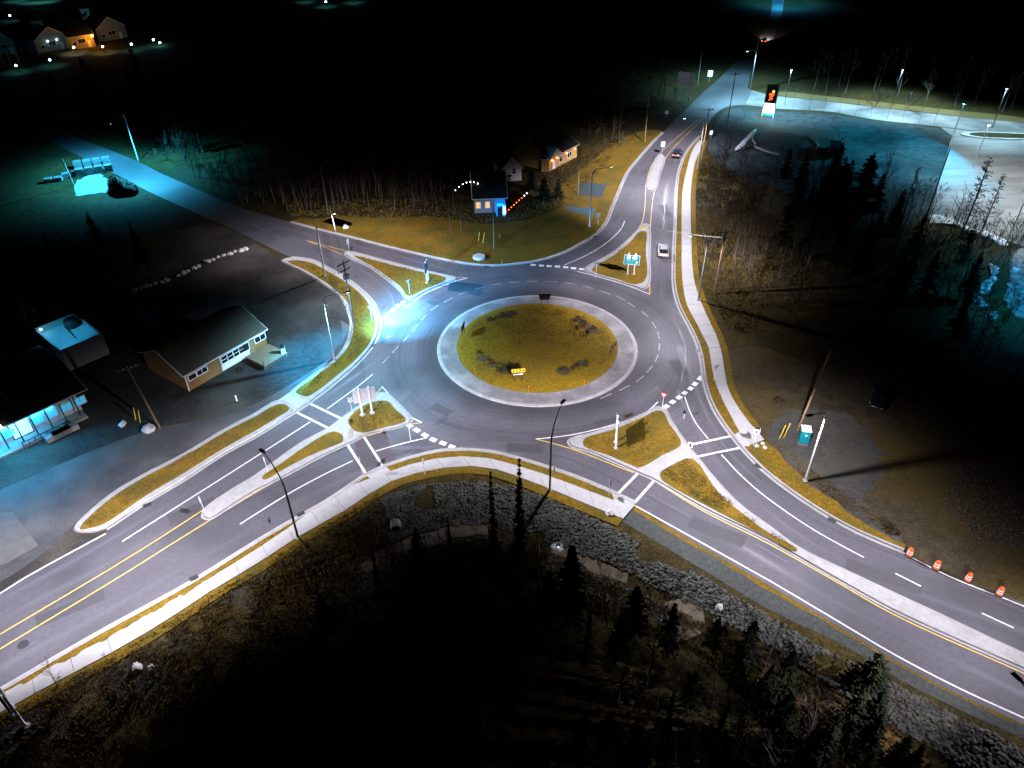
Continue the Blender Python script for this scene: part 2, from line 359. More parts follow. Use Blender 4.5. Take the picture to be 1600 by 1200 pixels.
sheet('yard_slab', [(-60, 800), (20, 800), (60, 852), (10, 880), (-60, 900)], -.018, pmat('slab_asphalt', (.11, .105, .09), (.085, .08, .07), 1.2, .9), smooth=False)
sheet('east_yard', [(1140, 600), (1165, 640), (1196, 690), (1215, 707), (1262, 755), (1300, 780), (1342, 812), (1407, 850), (1425, 868), (1482, 897), (1597, 943), (1800, 1028), (1900, 900), (1800, 760), (1600, 690), (1450, 640), (1330, 590), (1240, 560), (1180, 540), (1150, 545), (1130, 560)], -.035, M_EARTH, n=3, jit=.8)
sheet('east_gravel_patch', [(1200, 700), (1235, 640), (1330, 650), (1380, 720), (1345, 800), (1420, 850), (1390, 852), (1340, 815), (1262, 758)], -.028, pmat('damp_gravel', (.050, .050, .038), (.026, .027, .021), 1.1, .95, .03, 12, c3=(.062, .055, .034), s3=.12, detail=10, speck=(6, .45)), n=3, jit=1.6)
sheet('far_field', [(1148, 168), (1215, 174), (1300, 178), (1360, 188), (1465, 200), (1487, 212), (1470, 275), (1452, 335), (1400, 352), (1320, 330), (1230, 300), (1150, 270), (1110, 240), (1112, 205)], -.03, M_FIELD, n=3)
sheet('side_road_verge', [(1215, 148), (1300, 158), (1400, 170), (1500, 181), (1600, 191), (1600, 184), (1500, 173), (1400, 162), (1300, 151), (1220, 143)], -.03, pmat('ochre_verge', (.15, .10, .02), (.09, .06, .015), 2, .95), n=3)
sheet('parking_lot', [(1470, 199), (1600, 214), (1800, 238), (1850, 480), (1700, 430), (1600, 385), (1545, 365), (1500, 350), (1455, 334), (1470, 275), (1488, 212)], -.02, M_LOT, smooth=False)
sheet('construction_pad', [(1190, 236), (1206, 200), (1235, 196), (1326, 212), (1306, 255), (1280, 262)], -.022, pmat('pad_earth', (.05, .045, .035), (.03, .027, .022), 1, .95), n=3)
sheet('driveway', [(905, 284), (966, 289), (957, 309), (930, 307), (905, 304)], -.02, pmat('cyan_lit_drive', (.022, .045, .05), (.017, .036, .04), 1.5, .9), smooth=False)  # cyan light on the paving is put into its base colour
sheet('driveway', [(880, 322), (953, 327), (948, 340), (925, 338), (890, 330)], -.02, pmat('cyan_lit_gravel_drive', (.055, .10, .12), (.04, .08, .095), 1.2, .9), smooth=False, jit=.1)  # bluish base colour holds the cyan light of this drive too
sheet('pit', [(503, 349), (512, 342), (525, 341), (541, 345), (551, 350), (538, 355), (525, 358.5), (512, 355)], -.03, pmat('pit_soil', (.010, .009, .005), (.006, .005, .003), 2, .97), n=3)

# ------------------------------------------------------------------ road
outline = P2([(-300, 1262)]) + s_kerb[1:] + curve([(992, 789), (1050, 827), (1100, 856), (1200, 914), (1300, 973), (1400, 1033), (1500, 1086), (1600, 1132), (1800, 1225)]) \
    + curve([(1850, 1058), (1597, 951), (1482, 903), (1425, 873), (1412, 862)]) + e_kerb[::-1][1:] + curve(N_ROAD_E)[1:] + curve(N_ROAD_N) + curve(N_ROAD_W) + n_kerb[1:] + curve(B_EDGE)[1:] + curve(B_EDGE2) + nw_kerb[1:] + P2(A_EDGE)
if area(outline) < 0: outline = outline[::-1]
rm = MB(); rm.poly(outline, 0.0)
road = struct('road', rm, M_ASPH)
sm = MB(); sm.poly([*P2([(1165, 163.5)]), *curve([(1215, 169.5), (1300, 174.5), (1360, 185.5), (1468, 197.5), (1600, 213.5), (1800, 237)]), *curve([(1800, 216), (1600, 192.5), (1500, 182.5), (1400, 171.5), (1300, 159.5), (1210, 149.5), (1175, 141)])], .004)
struct('side_road', sm, M_SIDE)

ZP = .008
M_WORNW = pmat('worn_paint_white', (.42, .42, .43), (.22, .22, .225), 2.5, .7, c3=(.14, .14, .145), s3=1.0, t3=(.5, .75))
def paint(name, px, w, mat, z=ZP, n=5, parent=road):
    p = curve(px, n) if len(px) > 2 else P2(px)
    mb = MB(); mb.strip(setz(offset(p, -w / 2), z), setz(offset(p, w / 2), z)); return struct(name, mb, mat, parent)
LW = .14
for px in ([(191, 846), (300, 777), (400, 713.5), (485, 659)], [(511, 639), (540, 618), (564, 600), (582, 585)], [(375, 819), (450, 772), (505, 742), (551, 720)], [(587, 705), (625, 694), (667, 684)],
           [(1070, 620), (1078, 643), (1090, 665), (1107, 686)], [(1127, 710), (1160, 745), (1200, 779), (1275, 830), (1350, 871)], [(1399, 896), (1439, 916)], [(1534, 958), (1584, 981)],
           [(976, 345), (972, 355), (962, 367), (940, 385), (912, 401), (882, 414)]):
    paint('lane_line', px, LW, M_WHITE)
paint('edge_line', [(992, 790), (1050, 822), (1100, 850), (1175, 892), (1200, 906), (1300, 965), (1400, 1024), (1500, 1076), (1598, 1121), (1800, 1213)], .16, M_WHITE)
paint('edge_line', [(1412, 864), (1425, 871), (1482, 900), (1597, 946), (1800, 1030)], .14, M_WHITE)
paint('edge_line', [(165, 834), (42, 901), (0, 927), (-300, 1096)], .18, M_WHITE)
for px in ([(481, 629), (535, 655)], [(461, 643), (516, 670.5)], [(542, 693), (573, 742)], [(569, 683), (600, 731)], [(1074, 696), (1144, 681)], [(1087, 714), (1160, 699)], [(996, 740), (965, 772)], [(1022, 751), (991, 786)]):
    paint('crosswalk_line', px, .30, M_WHITE)
for px in ([(327, 790.5), (240, 847), (157, 898), (0, 991), (-300, 1170)], [(335, 808.5), (265, 852), (192, 898), (0, 1014), (-300, 1196)],
           [(327, 791), (355, 770), (400, 743), (432, 720), (475, 690), (515, 668)], [(335, 809), (400, 769), (450, 742), (500, 714.5), (537, 697)], [(535, 655), (560, 637), (585, 617), (597, 605)], [(574, 681), (600, 674), (640, 663), (659, 660.5)],
           [(837, 686), (889, 700), (925, 713), (960, 727), (990, 738.5)], [(1027, 754), (1100, 799), (1200, 849), (1300, 905), (1400, 962), (1600, 1052), (1800, 1142)], [(1040, 641), (1052, 662), (1071, 691)], [(1089, 713), (1125, 757), (1162, 793), (1200, 820), (1245, 853), (1335, 897), (1480, 966), (1600, 1021), (1800, 1108)],
           [(1000, 356), (1004, 345), (1006, 337), (1008, 318), (1009, 296), (1016, 264), (1030, 241), (1050, 222), (1092, 186)], [(1015, 460), (1015.5, 420), (1016, 360), (1020, 312), (1023, 297), (1029, 272), (1042, 244), (1058, 225), (1096, 188)],
           [(480, 376), (510, 384), (542, 392.5)], [(482, 377.5), (510, 387), (535, 398)], [(552, 394), (600, 406), (650, 419), (700, 431.5), (731, 434)]):
    paint('centre_line', px, .13, M_YELLOW)
for px in ([(597, 604), (612, 621), (636, 648), (659, 660)], [(837, 686), (890, 680), (950, 666), (1005, 647), (1028, 628)], [(1015, 460), (985, 448), (950, 437), (902, 424)], [(731, 434), (712, 439.5), (690, 447.5), (660, 461), (636, 479), (627, 473)]):
    paint('island_line', px, .14, M_WHITE)
RING = [(805, 441), (832, 440), (862, 440), (890, 443), (919, 449), (945, 457), (970, 466), (986, 476), (1008, 491), (1022, 508), (1029, 524), (1030, 542), (1026, 560), (1015, 577), (1000, 592), (976, 606), (947, 619)]
RING2 = [(776, 444), (750, 450), (724, 458), (700, 469), (679, 481), (662, 496), (648, 512), (635, 528), (618, 546), (603, 562)]
allr = P2(RING2[::-1] + RING)
for i, p in enumerate(allr):
    t = (allr[min(i + 1, len(allr) - 1)] - allr[max(i - 1, 0)]).normalized(); nrm = Vector((-t.y, t.x, 0))
    mb = MB(); hl, hw = .95, .075
    a, b = p - t * hl, p + t * hl
    mb.strip(setz([a - nrm * hw, b - nrm * hw], ZP), setz([a + nrm * hw, b + nrm * hw], ZP)); struct('lane_dash', mb, M_WORNW, road)
def yields(px):
    q = P2(px)
    for i, p in enumerate(q):
        d = q[min(i + 1, len(q) - 1)] - q[max(i - 1, 0)]; sp = d.length / (min(i + 1, len(q) - 1) - max(i - 1, 0)); t = d.normalized(); nrm = Vector((-t.y, t.x, 0))
        hl, hw = sp * .31, .33; mb = MB()
        mb.strip(setz([p - t * hl - nrm * hw, p + t * hl - nrm * hw], ZP), setz([p - t * hl + nrm * hw, p + t * hl + nrm * hw], ZP)); struct('yield_dash', mb, M_WHITE, road)
yields([(640, 665), (651, 672), (664, 680), (677, 687), (692, 692.5), (706, 698), (722, 703)])
yields([(1041, 635), (1051, 628), (1061, 621), (1070, 614), (1079, 607), (1086, 600), (1094, 591)])
yields([(833, 414), (846, 415), (858, 415.7), (871, 416.5), (884, 417.5), (896, 419), (909, 420.5)])
yields([(630, 472), (622, 477.5), (614, 484), (606, 491), (599, 497.5)])
# manholes, patches and tyre-polished lanes
for (u, v, r) in ((556, 432, .45), (36, 1007, .5), (1145, 676, .3)):
    mb = MB(); p = at(u, v); mb.poly([(p.x + r * math.cos(k * PI / 8), p.y + r * math.sin(k * PI / 8)) for k in range(16)], .006); struct('manhole_cover', mb, pmat('cast_iron', (.03, .03, .03), (.02, .02, .02), 6, .6), road)
def track_mat():
    m = bpy.data.materials.new('tyre_polish'); m.use_nodes = True; N = m.node_tree.nodes; L = m.node_tree.links
    b = N['Principled BSDF']; b.inputs['Base Color'].default_value = (.155, .150, .162, 1); b.inputs['Roughness'].default_value = .6
    uv = N.new('ShaderNodeUVMap'); sp = N.new('ShaderNodeSeparateXYZ'); L.new(uv.outputs[0], sp.inputs[0])
    pp = N.new('ShaderNodeMath'); pp.operation = 'PINGPONG'; pp.inputs[1].default_value = .5; L.new(sp.outputs[1], pp.inputs[0])
    s1 = N.new('ShaderNodeMapRange'); s1.interpolation_type = 'SMOOTHSTEP'; s1.inputs[2].default_value = .5; L.new(pp.outputs[0], s1.inputs[0])
    nt = N.new('ShaderNodeTexNoise'); nt.inputs['Scale'].default_value = 1.0; nt.inputs['Detail'].default_value = 5
    mp = N.new('ShaderNodeMapping'); mp.inputs['Scale'].default_value = (.05, 2.5, 1); L.new(uv.outputs[0], mp.inputs[0]); L.new(mp.outputs[0], nt.inputs['Vector'])
    s2 = N.new('ShaderNodeMapRange'); s2.inputs[1].default_value = .3; s2.inputs[2].default_value = .75; s2.inputs[4].default_value = .9; L.new(nt.outputs[0], s2.inputs[0])
    mu = N.new('ShaderNodeMath'); mu.operation = 'MULTIPLY'; L.new(s1.outputs[0], mu.inputs[0]); L.new(s2.outputs[0], mu.inputs[1]); L.new(mu.outputs[0], b.inputs['Alpha'])
    return m
M_TRACK = track_mat()
def track(px, w, z=.004):
    p = resample(curve(px), 40); a, b = setz(offset(p, -w / 2), z), setz(offset(p, w / 2), z); m = len(p)
    mb = MB(); mb.strip(a, b); o = struct('tyre_track', mb, M_TRACK, road)
    uvl = o.data.uv_layers.new(name='uv'); d = plen(p)
    for pl in o.data.polygons:
        for li, vi in zip(pl.loop_indices, pl.vertices): uvl.data[li].uv = ((vi % m) / m * d, 0.0 if vi < m else 1.0)
for px in ([(0, 1045), (200, 935), (400, 820), (500, 768), (580, 732), (660, 705)], [(0, 970), (200, 862), (400, 745), (500, 680), (560, 635)], [(-10, 945), (190, 832), (400, 694), (480, 640), (560, 585), (620, 540)],
           [(600, 700), (660, 700), (740, 690), (850, 700), (960, 745), (1100, 822), (1300, 935), (1600, 1085)], [(1600, 985), (1400, 915), (1250, 840), (1150, 755), (1090, 670), (1060, 610)], [(1700, 980), (1500, 912), (1330, 842), (1200, 760), (1130, 690), (1085, 600), (1060, 540)],
           [(1035, 470), (1036, 400), (1038, 330), (1045, 280), (1062, 240), (1100, 190)], [(990, 300), (975, 335), (940, 375), (880, 405)], [(1000, 270), (1020, 240), (1060, 205)], [(380, 345), (470, 385), (560, 420), (610, 462), (615, 500)], [(350, 330), (480, 365), (620, 400), (720, 425), (800, 428)],
           [(640, 610), (600, 640), (560, 610)], [(660, 620), (720, 655), (840, 668), (950, 650), (1030, 605)]):
    track(px, 1.9)

M_SEAM_SHADE = pmat('seam_tar_kerb_shade', (.022, .022, .023), (.036, .035, .036), 3, .5)  # for tar seams, and for the shade strip painted along kerb feet
M_PATCH = pmat('patch_asphalt', (.044, .043, .045), (.056, .055, .057), 2.5, .85, .004, 50, speck=(7, .25))
def wob(px, w, seed, z=.0055):
    p = resample(curve(px), 60); p = [q + Vector((mnoise.noise(q * .5 + Vector((seed, 0, 0))), mnoise.noise(q * .5 + Vector((0, seed, 0))), 0)) * .18 for q in p]
    a = [q + (r - q) * (.4 + 1.1 * abs(mnoise.noise(q * .9))) for q, r in zip(p, offset(p, w))]; mb = MB(); mb.strip(setz(p, z), setz(a, z)); struct('tar_seam', mb, M_SEAM_SHADE, road)
for i, px in enumerate(([(60, 960), (200, 874), (380, 762)], [(250, 862), (400, 775), (520, 722)], [(640, 700), (780, 690), (900, 722), (1000, 770), (1180, 865)], [(1180, 850), (1320, 925), (1500, 1010)], [(1130, 690), (1250, 800), (1450, 890), (1600, 962)], [(1037, 450), (1036, 380), (1040, 300)], [(1000, 300), (985, 340), (950, 380)], [(600, 480), (570, 430), (480, 388), (380, 352)], [(650, 402), (560, 382), (440, 350)], [(700, 425), (820, 420), (940, 434), (1030, 480), (1070, 540), (1060, 610)], [(620, 600), (640, 640), (720, 668), (840, 678)])): wob(px, .09, i * 3.1)
for u, v, w, h, rz in ((300, 800, 5, 2.2, .55), (520, 700, 3, 2, .5), (820, 700, 4.5, 1.6, -.1), (1120, 830, 6, 1.8, -.55), (1380, 900, 7, 1.6, -.5), (1040, 330, 1.8, 6, .1), (950, 660, 3.6, 1.6, .25), (690, 640, 3, 1.5, -.6), (440, 365, 5, 1.7, -.35), (1060, 575, 1.6, 4, .2), (110, 950, 6, 1.6, .55)):
    p = at(u, v); c, s_2 = math.cos(rz), math.sin(rz); mb = MB(); mb.poly([(p.x + (x * c - y * s_2), p.y + (x * s_2 + y * c)) for x, y in ((-w / 2, -h / 2), (w / 2, -h / 2), (w / 2 + .1, h / 2), (-w / 2, h / 2 - .1))], .0048); struct('asphalt_patch', mb, M_PATCH, road)
for u, v, rz in ((303, 903, .55), (470, 803, .5), (700, 710.5, 0), (818, 721.5, -.25), (1090, 598 - 50, 1.2), (1185, 728, -.8), (1300, 813, -.6), (930, 370, .8), (760, 417, 0), (560, 376.5, -.3), (584, 540, 1.2), (230, 789, .55)):
    p = at(u, v); mb = MB(); c, s_2 = math.cos(rz), math.sin(rz)
    for k in range(5): mb.box((p.x + (-.32 + .16 * k) * c, p.y + (-.32 + .16 * k) * s_2, .014), (.10, .5, .012), rz)
    mb.box((p.x, p.y, .006), (.9, .6, .012), rz); struct('drain_grate', mb, pmat('cast_iron', (.03, .03, .03), (.02, .02, .02), 6, .6), road)

# ------------------------------------------------------------------ kerbs, pavements, verges
def kerb(p, side, parent, gut=.42):
    """p: road edge line; side: +1 kerb to the left of travel"""
    p = resample(p, max(8, int(plen(p) / 1.2)))
    g = MB(); g.strip(*( (setz(p, .010), setz(offset(p, -side * gut), .010)) if side < 0 else (setz(offset(p, -side * gut), .010), setz(p, .010)) )); 
    struct('gutter', g, M_CONC, parent)
    a = offset(p, side * .0); b = offset(p, side * .06); c = offset(p, side * .26)
    dm = MB(); dm.strip(*((setz(offset(p, -side * .09), .0135), setz(p, .0135)))); struct('kerb_shade_strip', dm, M_SEAM_SHADE, parent)  # dark strip painting the shade of the kerb face onto the gutter
    k = MB()
    rows = [setz(a, -.04), setz(b, .14), setz(c, .14), setz(c, -.05)]
    for r0, r1 in zip(rows[:-1], rows[1:]): k.strip(*((r0, r1) if side > 0 else (r1, r0)))
    return struct('kerb', k, M_KERB, parent)
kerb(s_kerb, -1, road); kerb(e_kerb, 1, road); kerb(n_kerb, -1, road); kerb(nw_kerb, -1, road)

def slabs(name, ca, cb, step, mat, z=.13, zb=.06, gap=.02):
    n = int(max(plen(ca), plen(cb)) / step); a = resample(ca, n); b = resample(cb, n)
    bed = MB(); bed.strip(setz(a, zb), setz(b, zb)); bo = struct(name, bed, pmat('joint_filler', (.17, .165, .15), (.12, .115, .105), 3, .95))
    for i in range(n):
        k = gap / max((a[i + 1] - a[i]).length, .1)
        q = [a[i].lerp(a[i + 1], k), a[i].lerp(a[i + 1], 1 - k), b[i].lerp(b[i + 1], 1 - k), b[i].lerp(b[i + 1], k)]
        if area(q) < 0: q = q[::-1]
        mb = MB(); mb.prism(q, -.06, z + rng.uniform(-.004, .004)); struct('slab', mb, mat, bo)
    return bo
def pair(ca, cb, n): return resample(ca, n), resample(cb, n)
# south pavement
a, b = pair(offset(s_kerb[:], -.26), offset(w_lo, -1.2), 160)
# cut kerb line to the end of the pavement
vm = MB(); vm.strip(setz(a, .10), setz(b, .02)); struct('south_verge', vm, M_GRASS)
south_walk = slabs('pavement', w_up, w_lo, 3.1, M_WALK)
sheet('crossing_landing', [(955, 770), (990, 785.5), (992, 790), (973, 812), (960, 784)], .125, M_WALK, smooth=False)
sheet('crossing_landing', [(573, 745), (603, 730), (612, 738), (585, 752)], .128, M_WALK, smooth=False)
# soil and grass spilling over the pavement
sp = resample(curve([(0, 1087), (100, 1032), (160, 1002), (250, 950), (337, 899)]), 90)
q = [p + Vector((0, -1, 0)) * max(0, .45 * mnoise.noise(p * .45) + .35 * mnoise.noise(p * 1.7) + .12) for p in sp]
mb = MB(); mb.strip(setz(q, .142), setz(offset(sp, .25), .142)); struct('soil_spill', mb, M_GRASS)
# east pavement
EW_L = [(1092, 220), (1082, 235), (1073, 265), (1066.5, 297), (1065, 335), (1065, 375), (1066, 437), (1074, 480), (1087, 503), (1096, 522), (1107, 543), (1112, 575), (1118, 600), (1132, 632), (1155, 675)]
EW_R = [(1099, 221), (1093, 237), (1086, 255), (1079.5, 297), (1079, 335), (1080, 375), (1084, 437), (1095, 472), (1106, 498), (1119, 525), (1127, 550), (1131, 575), (1135, 600), (1149, 632), (1176, 668)]
ew_l, ew_r = curve(EW_L), curve(EW_R)
a, b = pair(offset(e_kerb[:76], .26), offset(ew_r, 1.0), 140)
vm = MB(); vm.strip(setz(b, .06), setz(a, .10)); struct('east_verge', vm, M_GRASS)
slabs('pavement', ew_l, ew_r, 3.1, M_WALK)
sheet('crossing_landing', [(1147, 681), (1162, 699), (1178, 694), (1194, 688), (1177, 667), (1155, 675)], .128, M_WALK, smooth=False)
a, b = pair(offset(e_kerb[80:], .26), curve([(1178, 695), (1194, 688), (1215, 707), (1262, 755), (1300, 780), (1342, 812), (1413, 854)]), 60)
b = [p + Vector((mnoise.noise(p * .7), mnoise.noise(p * .7 + Vector((5, 5, 5))), 0)) * .5 for p in b]
vm = MB(); vm.strip(setz(b, .03), setz(a, .11)); struct('east_verge', vm, M_GRASS)
# north lawn between the two legs, other verges
a, b = pair(offset(n_kerb, -.26), curve([(985, 212), (940, 250), (890, 330), (860, 345), (760, 360), (640, 345), (560, 340), (500, 345), (454, 340)]), 120)
a2 = offset(n_kerb, -3.0); a2 = resample(a2, 120)
vm = MB(); vm.strip(setz(a, .11), setz(a2, -.02)); struct('north_verge', vm, M_GRASS)
sheet('north_lawn', [(1033, 204), (1015, 218), (975, 266), (950, 325), (927, 362), (900, 378), (870, 393), (800, 409), (740, 408), (650, 391), (560, 369), (500, 355), (470, 347), (520, 338), (600, 340), (680, 338), (760, 350), (850, 335), (880, 318), (870, 300), (900, 270), (960, 225), (1000, 205)], -.03, M_GRASS, n=3, jit=.6)

def island(name, label_px, grass_px, gut=.32, zc=.14):
    """kerbed concrete island with grass beds"""
    p = loop(label_px, 5)
    mb = MB(); mb.prism(p, -.03, zc); o = struct(name, mb, M_CONC)
    ga = MB(); ga.poly(offset(p, -gut, True), .010); struct('gutter', ga, M_CONC, o)
    dm = MB(); qd = offset(p, -.08, True); dm.strip(setz(p + p[:1], .0135), setz(qd + qd[:1], .0135)); struct('kerb_shade_strip', dm, M_SEAM_SHADE, o)  # painted shade line round the foot of the island kerb
    kb = MB(); q = offset(p, .22, True); n = len(p)
    kb.strip(setz(p + p[:1], zc + .006), setz(q + q[:1], zc + .006)); struct('kerb', kb, M_KERB, o)
    for g in grass_px:
        gp = loop(g, 4, .14); gm_ = MB(); gm_.prism(gp, .05, zc + .045); struct('grass_bed', gm_, M_GRASS, o)
    return o
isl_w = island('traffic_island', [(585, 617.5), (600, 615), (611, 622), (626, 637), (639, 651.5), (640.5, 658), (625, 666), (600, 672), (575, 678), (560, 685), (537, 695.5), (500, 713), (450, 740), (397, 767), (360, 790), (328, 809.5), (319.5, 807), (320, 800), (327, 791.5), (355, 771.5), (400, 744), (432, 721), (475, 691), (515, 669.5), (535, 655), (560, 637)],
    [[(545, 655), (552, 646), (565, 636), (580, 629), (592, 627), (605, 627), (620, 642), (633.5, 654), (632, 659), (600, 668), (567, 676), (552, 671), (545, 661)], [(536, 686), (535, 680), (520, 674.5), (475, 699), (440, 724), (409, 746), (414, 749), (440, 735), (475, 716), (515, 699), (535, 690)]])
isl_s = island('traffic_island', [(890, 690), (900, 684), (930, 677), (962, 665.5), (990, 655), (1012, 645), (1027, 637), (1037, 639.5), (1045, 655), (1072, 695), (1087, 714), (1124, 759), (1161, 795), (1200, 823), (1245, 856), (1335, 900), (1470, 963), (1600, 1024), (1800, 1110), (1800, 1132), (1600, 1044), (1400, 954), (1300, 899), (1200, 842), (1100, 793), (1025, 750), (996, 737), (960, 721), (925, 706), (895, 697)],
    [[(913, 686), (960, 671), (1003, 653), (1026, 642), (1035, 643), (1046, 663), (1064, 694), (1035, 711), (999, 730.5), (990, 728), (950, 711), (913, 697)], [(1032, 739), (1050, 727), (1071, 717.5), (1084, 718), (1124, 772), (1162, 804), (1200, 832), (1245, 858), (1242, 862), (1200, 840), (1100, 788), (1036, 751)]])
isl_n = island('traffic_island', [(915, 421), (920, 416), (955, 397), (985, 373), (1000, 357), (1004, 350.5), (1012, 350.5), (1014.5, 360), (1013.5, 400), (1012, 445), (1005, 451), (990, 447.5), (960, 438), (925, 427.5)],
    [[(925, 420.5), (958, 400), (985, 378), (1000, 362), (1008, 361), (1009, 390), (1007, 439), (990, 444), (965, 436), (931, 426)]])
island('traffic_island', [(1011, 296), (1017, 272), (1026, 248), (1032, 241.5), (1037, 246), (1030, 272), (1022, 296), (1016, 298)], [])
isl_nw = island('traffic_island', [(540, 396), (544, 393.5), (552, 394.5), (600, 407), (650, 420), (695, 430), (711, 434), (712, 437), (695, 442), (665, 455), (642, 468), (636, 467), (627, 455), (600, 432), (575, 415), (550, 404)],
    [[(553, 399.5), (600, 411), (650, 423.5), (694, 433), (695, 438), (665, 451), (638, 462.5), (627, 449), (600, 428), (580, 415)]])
# west verge strips
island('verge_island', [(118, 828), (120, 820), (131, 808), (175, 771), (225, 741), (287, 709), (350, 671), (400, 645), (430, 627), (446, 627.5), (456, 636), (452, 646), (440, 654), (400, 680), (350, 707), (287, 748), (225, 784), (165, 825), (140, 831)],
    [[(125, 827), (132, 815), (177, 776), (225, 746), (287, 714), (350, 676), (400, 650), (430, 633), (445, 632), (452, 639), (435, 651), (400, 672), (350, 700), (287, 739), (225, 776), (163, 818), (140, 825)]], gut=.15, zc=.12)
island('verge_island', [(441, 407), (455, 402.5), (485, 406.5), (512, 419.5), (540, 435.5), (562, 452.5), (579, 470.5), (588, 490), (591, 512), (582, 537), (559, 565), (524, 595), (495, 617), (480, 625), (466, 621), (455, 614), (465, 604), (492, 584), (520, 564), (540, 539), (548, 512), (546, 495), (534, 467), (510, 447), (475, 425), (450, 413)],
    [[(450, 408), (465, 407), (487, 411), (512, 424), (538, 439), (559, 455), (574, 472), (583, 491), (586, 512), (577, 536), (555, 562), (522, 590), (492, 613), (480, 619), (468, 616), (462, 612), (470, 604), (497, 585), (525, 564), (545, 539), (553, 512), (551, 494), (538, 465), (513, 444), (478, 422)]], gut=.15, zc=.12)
sheet('ramp_path', [(432, 628), (466, 605), (480, 624), (486, 627), (460, 644), (447, 630)], .105, M_WALK, smooth=False)
# gravel shoulder and grass edge of the southeast leg
a, b = pair(curve([(990, 789.5), (1050, 827), (1100, 856), (1200, 914), (1300, 973), (1400, 1033), (1500, 1086), (1600, 1132), (1800, 1225)]), curve(SHOULD_LO), 90)
mid = [x.lerp(y, .22) + Vector((0, mnoise.noise(x * .5) * .25, 0)) for x, y in zip(a, b)]
mb = MB(); mb.strip(setz(mid, -.012), setz(a, -.012)); struct('grass_edge', mb, M_GRASS)
mb = MB(); mb.strip(setz([p + Vector((0, -.3, 0)) for p in b], -.03), setz(mid, -.014)); struct('shoulder', mb, M_SHOULD)
# bank soil sheet draped over the slope
def drape(name, ca, cb, m, n, mat, dz=.03, jit=0):
    a, b = pair(curve(ca) if isinstance(ca[0], tuple) else ca, curve(cb) if isinstance(cb[0], tuple) else cb, n); mb = MB(); rows = []
    for j in range(m + 1):
        row = []
        for x, y in zip(a, b):
            p = x.lerp(y, j / m)
            if jit and j in (0, m): p = p + Vector((0, mnoise.noise(p * .4) * jit, 0))
            row.append(Vector((p.x, p.y, hz(p.x, p.y) + dz)))
        rows.append(row)
    for r0, r1 in zip(rows[:-1], rows[1:]): mb.strip(r1, r0)
    o = struct(name, mb, mat); o.data.polygons.foreach_set('use_smooth', [True] * len(o.data.polygons)); return o
bank_top = [at(u, v) + Vector((0, -.9, 0)) for u, v in [(-60, 1148), (0, 1118), (160, 1032), (337, 924), (467, 843), (542, 800), (590, 768)]]
drape('bank', bank_top, [(0, 1180), (120, 1130), (240, 1070), (380, 985), (480, 925), (560, 880), (620, 838)], 10, 60, M_BANK, .03, .6)
drape('bare_path', [(560, 868), (600, 842), (650, 822), (700, 808), (762, 806)], [(570, 882), (620, 858), (660, 840), (710, 824), (762, 822)], 3, 24, pmat('pale_soil', (.20, .165, .11), (.12, .09, .05), 1.5, .95, .04, 8), .05, .5)
drape('bare_path', [(862, 835), (900, 846), (950, 870), (985, 884)], [(862, 852), (900, 862), (940, 886), (980, 898)], 3, 20, MATS['pale_soil'], .05, .5)
drape('bare_path', [(1190, 1015), (1240, 1045), (1320, 1090), (1400, 1140), (1460, 1180)], [(1195, 1045), (1250, 1085), (1330, 1130), (1390, 1180), (1420, 1215)], 4, 30, pmat('ochre_soil', (.22, .13, .03), (.12, .075, .02), 1.5, .95, .06, 7), .05, .9)
drape('bare_path', [(1040, 930), (1070, 925), (1100, 940)], [(1060, 985), (1080, 985), (1105, 970)], 3, 12, MATS['pale_soil'], .05, .4)

# central island
ci = MB()
def ring(r, z, n=96): return [Vector((CC.x + r * math.cos(2 * PI * k / n), CC.y + r * math.sin(2 * PI * k / n), z)) for k in range(n)]
def rings(mb, rs):
    for r0, r1 in zip(rs[:-1], rs[1:]): mb.strip(r0 + r0[:1], r1 + r1[:1])
rings(ci, [ring(RK - .55, .085), ring(11.7, .16)])
central = struct('central_island', ci, M_APRON)
kb = MB(); rings(kb, [ring(RK + .02, -.03), ring(RK - .1, .075), ring(RK - .5, .10), ring(RK - .56, .082)]); struct('kerb', kb, M_KERB, central)
kb = MB(); rings(kb, [ring(RK + .40, .009), ring(RK + .02, .009)])
struct('gutter', kb, M_ASPH, central)
gm2 = MB(); rr = [ring(11.85, .15)]
for k in range(1, 24):
    r = 11.85 * (1 - k / 24.0); rr.append([Vector((p.x, p.y, .19 + .9 * (1 - (r / 11.85) ** 2) + .06 * mnoise.noise(p * .5))) for p in ring(r, 0)])
rings(gm2, rr); gm2.poly(rr[-1]); o = struct('grass_mound', gm2, M_GRASS2, central); o.data.polygons.foreach_set('use_smooth', [True] * len(o.data.polygons))
def mound_z(x, y): return .19 + .9 * max(0, 1 - ((x - CC.x) ** 2 + (y - CC.y) ** 2) / 11.85 ** 2)
def atm(u, v):
    z = .5
    for _ in range(5):
        p = at(u, v, z); z = mound_z(p.x, p.y)
    p.z = z; return p
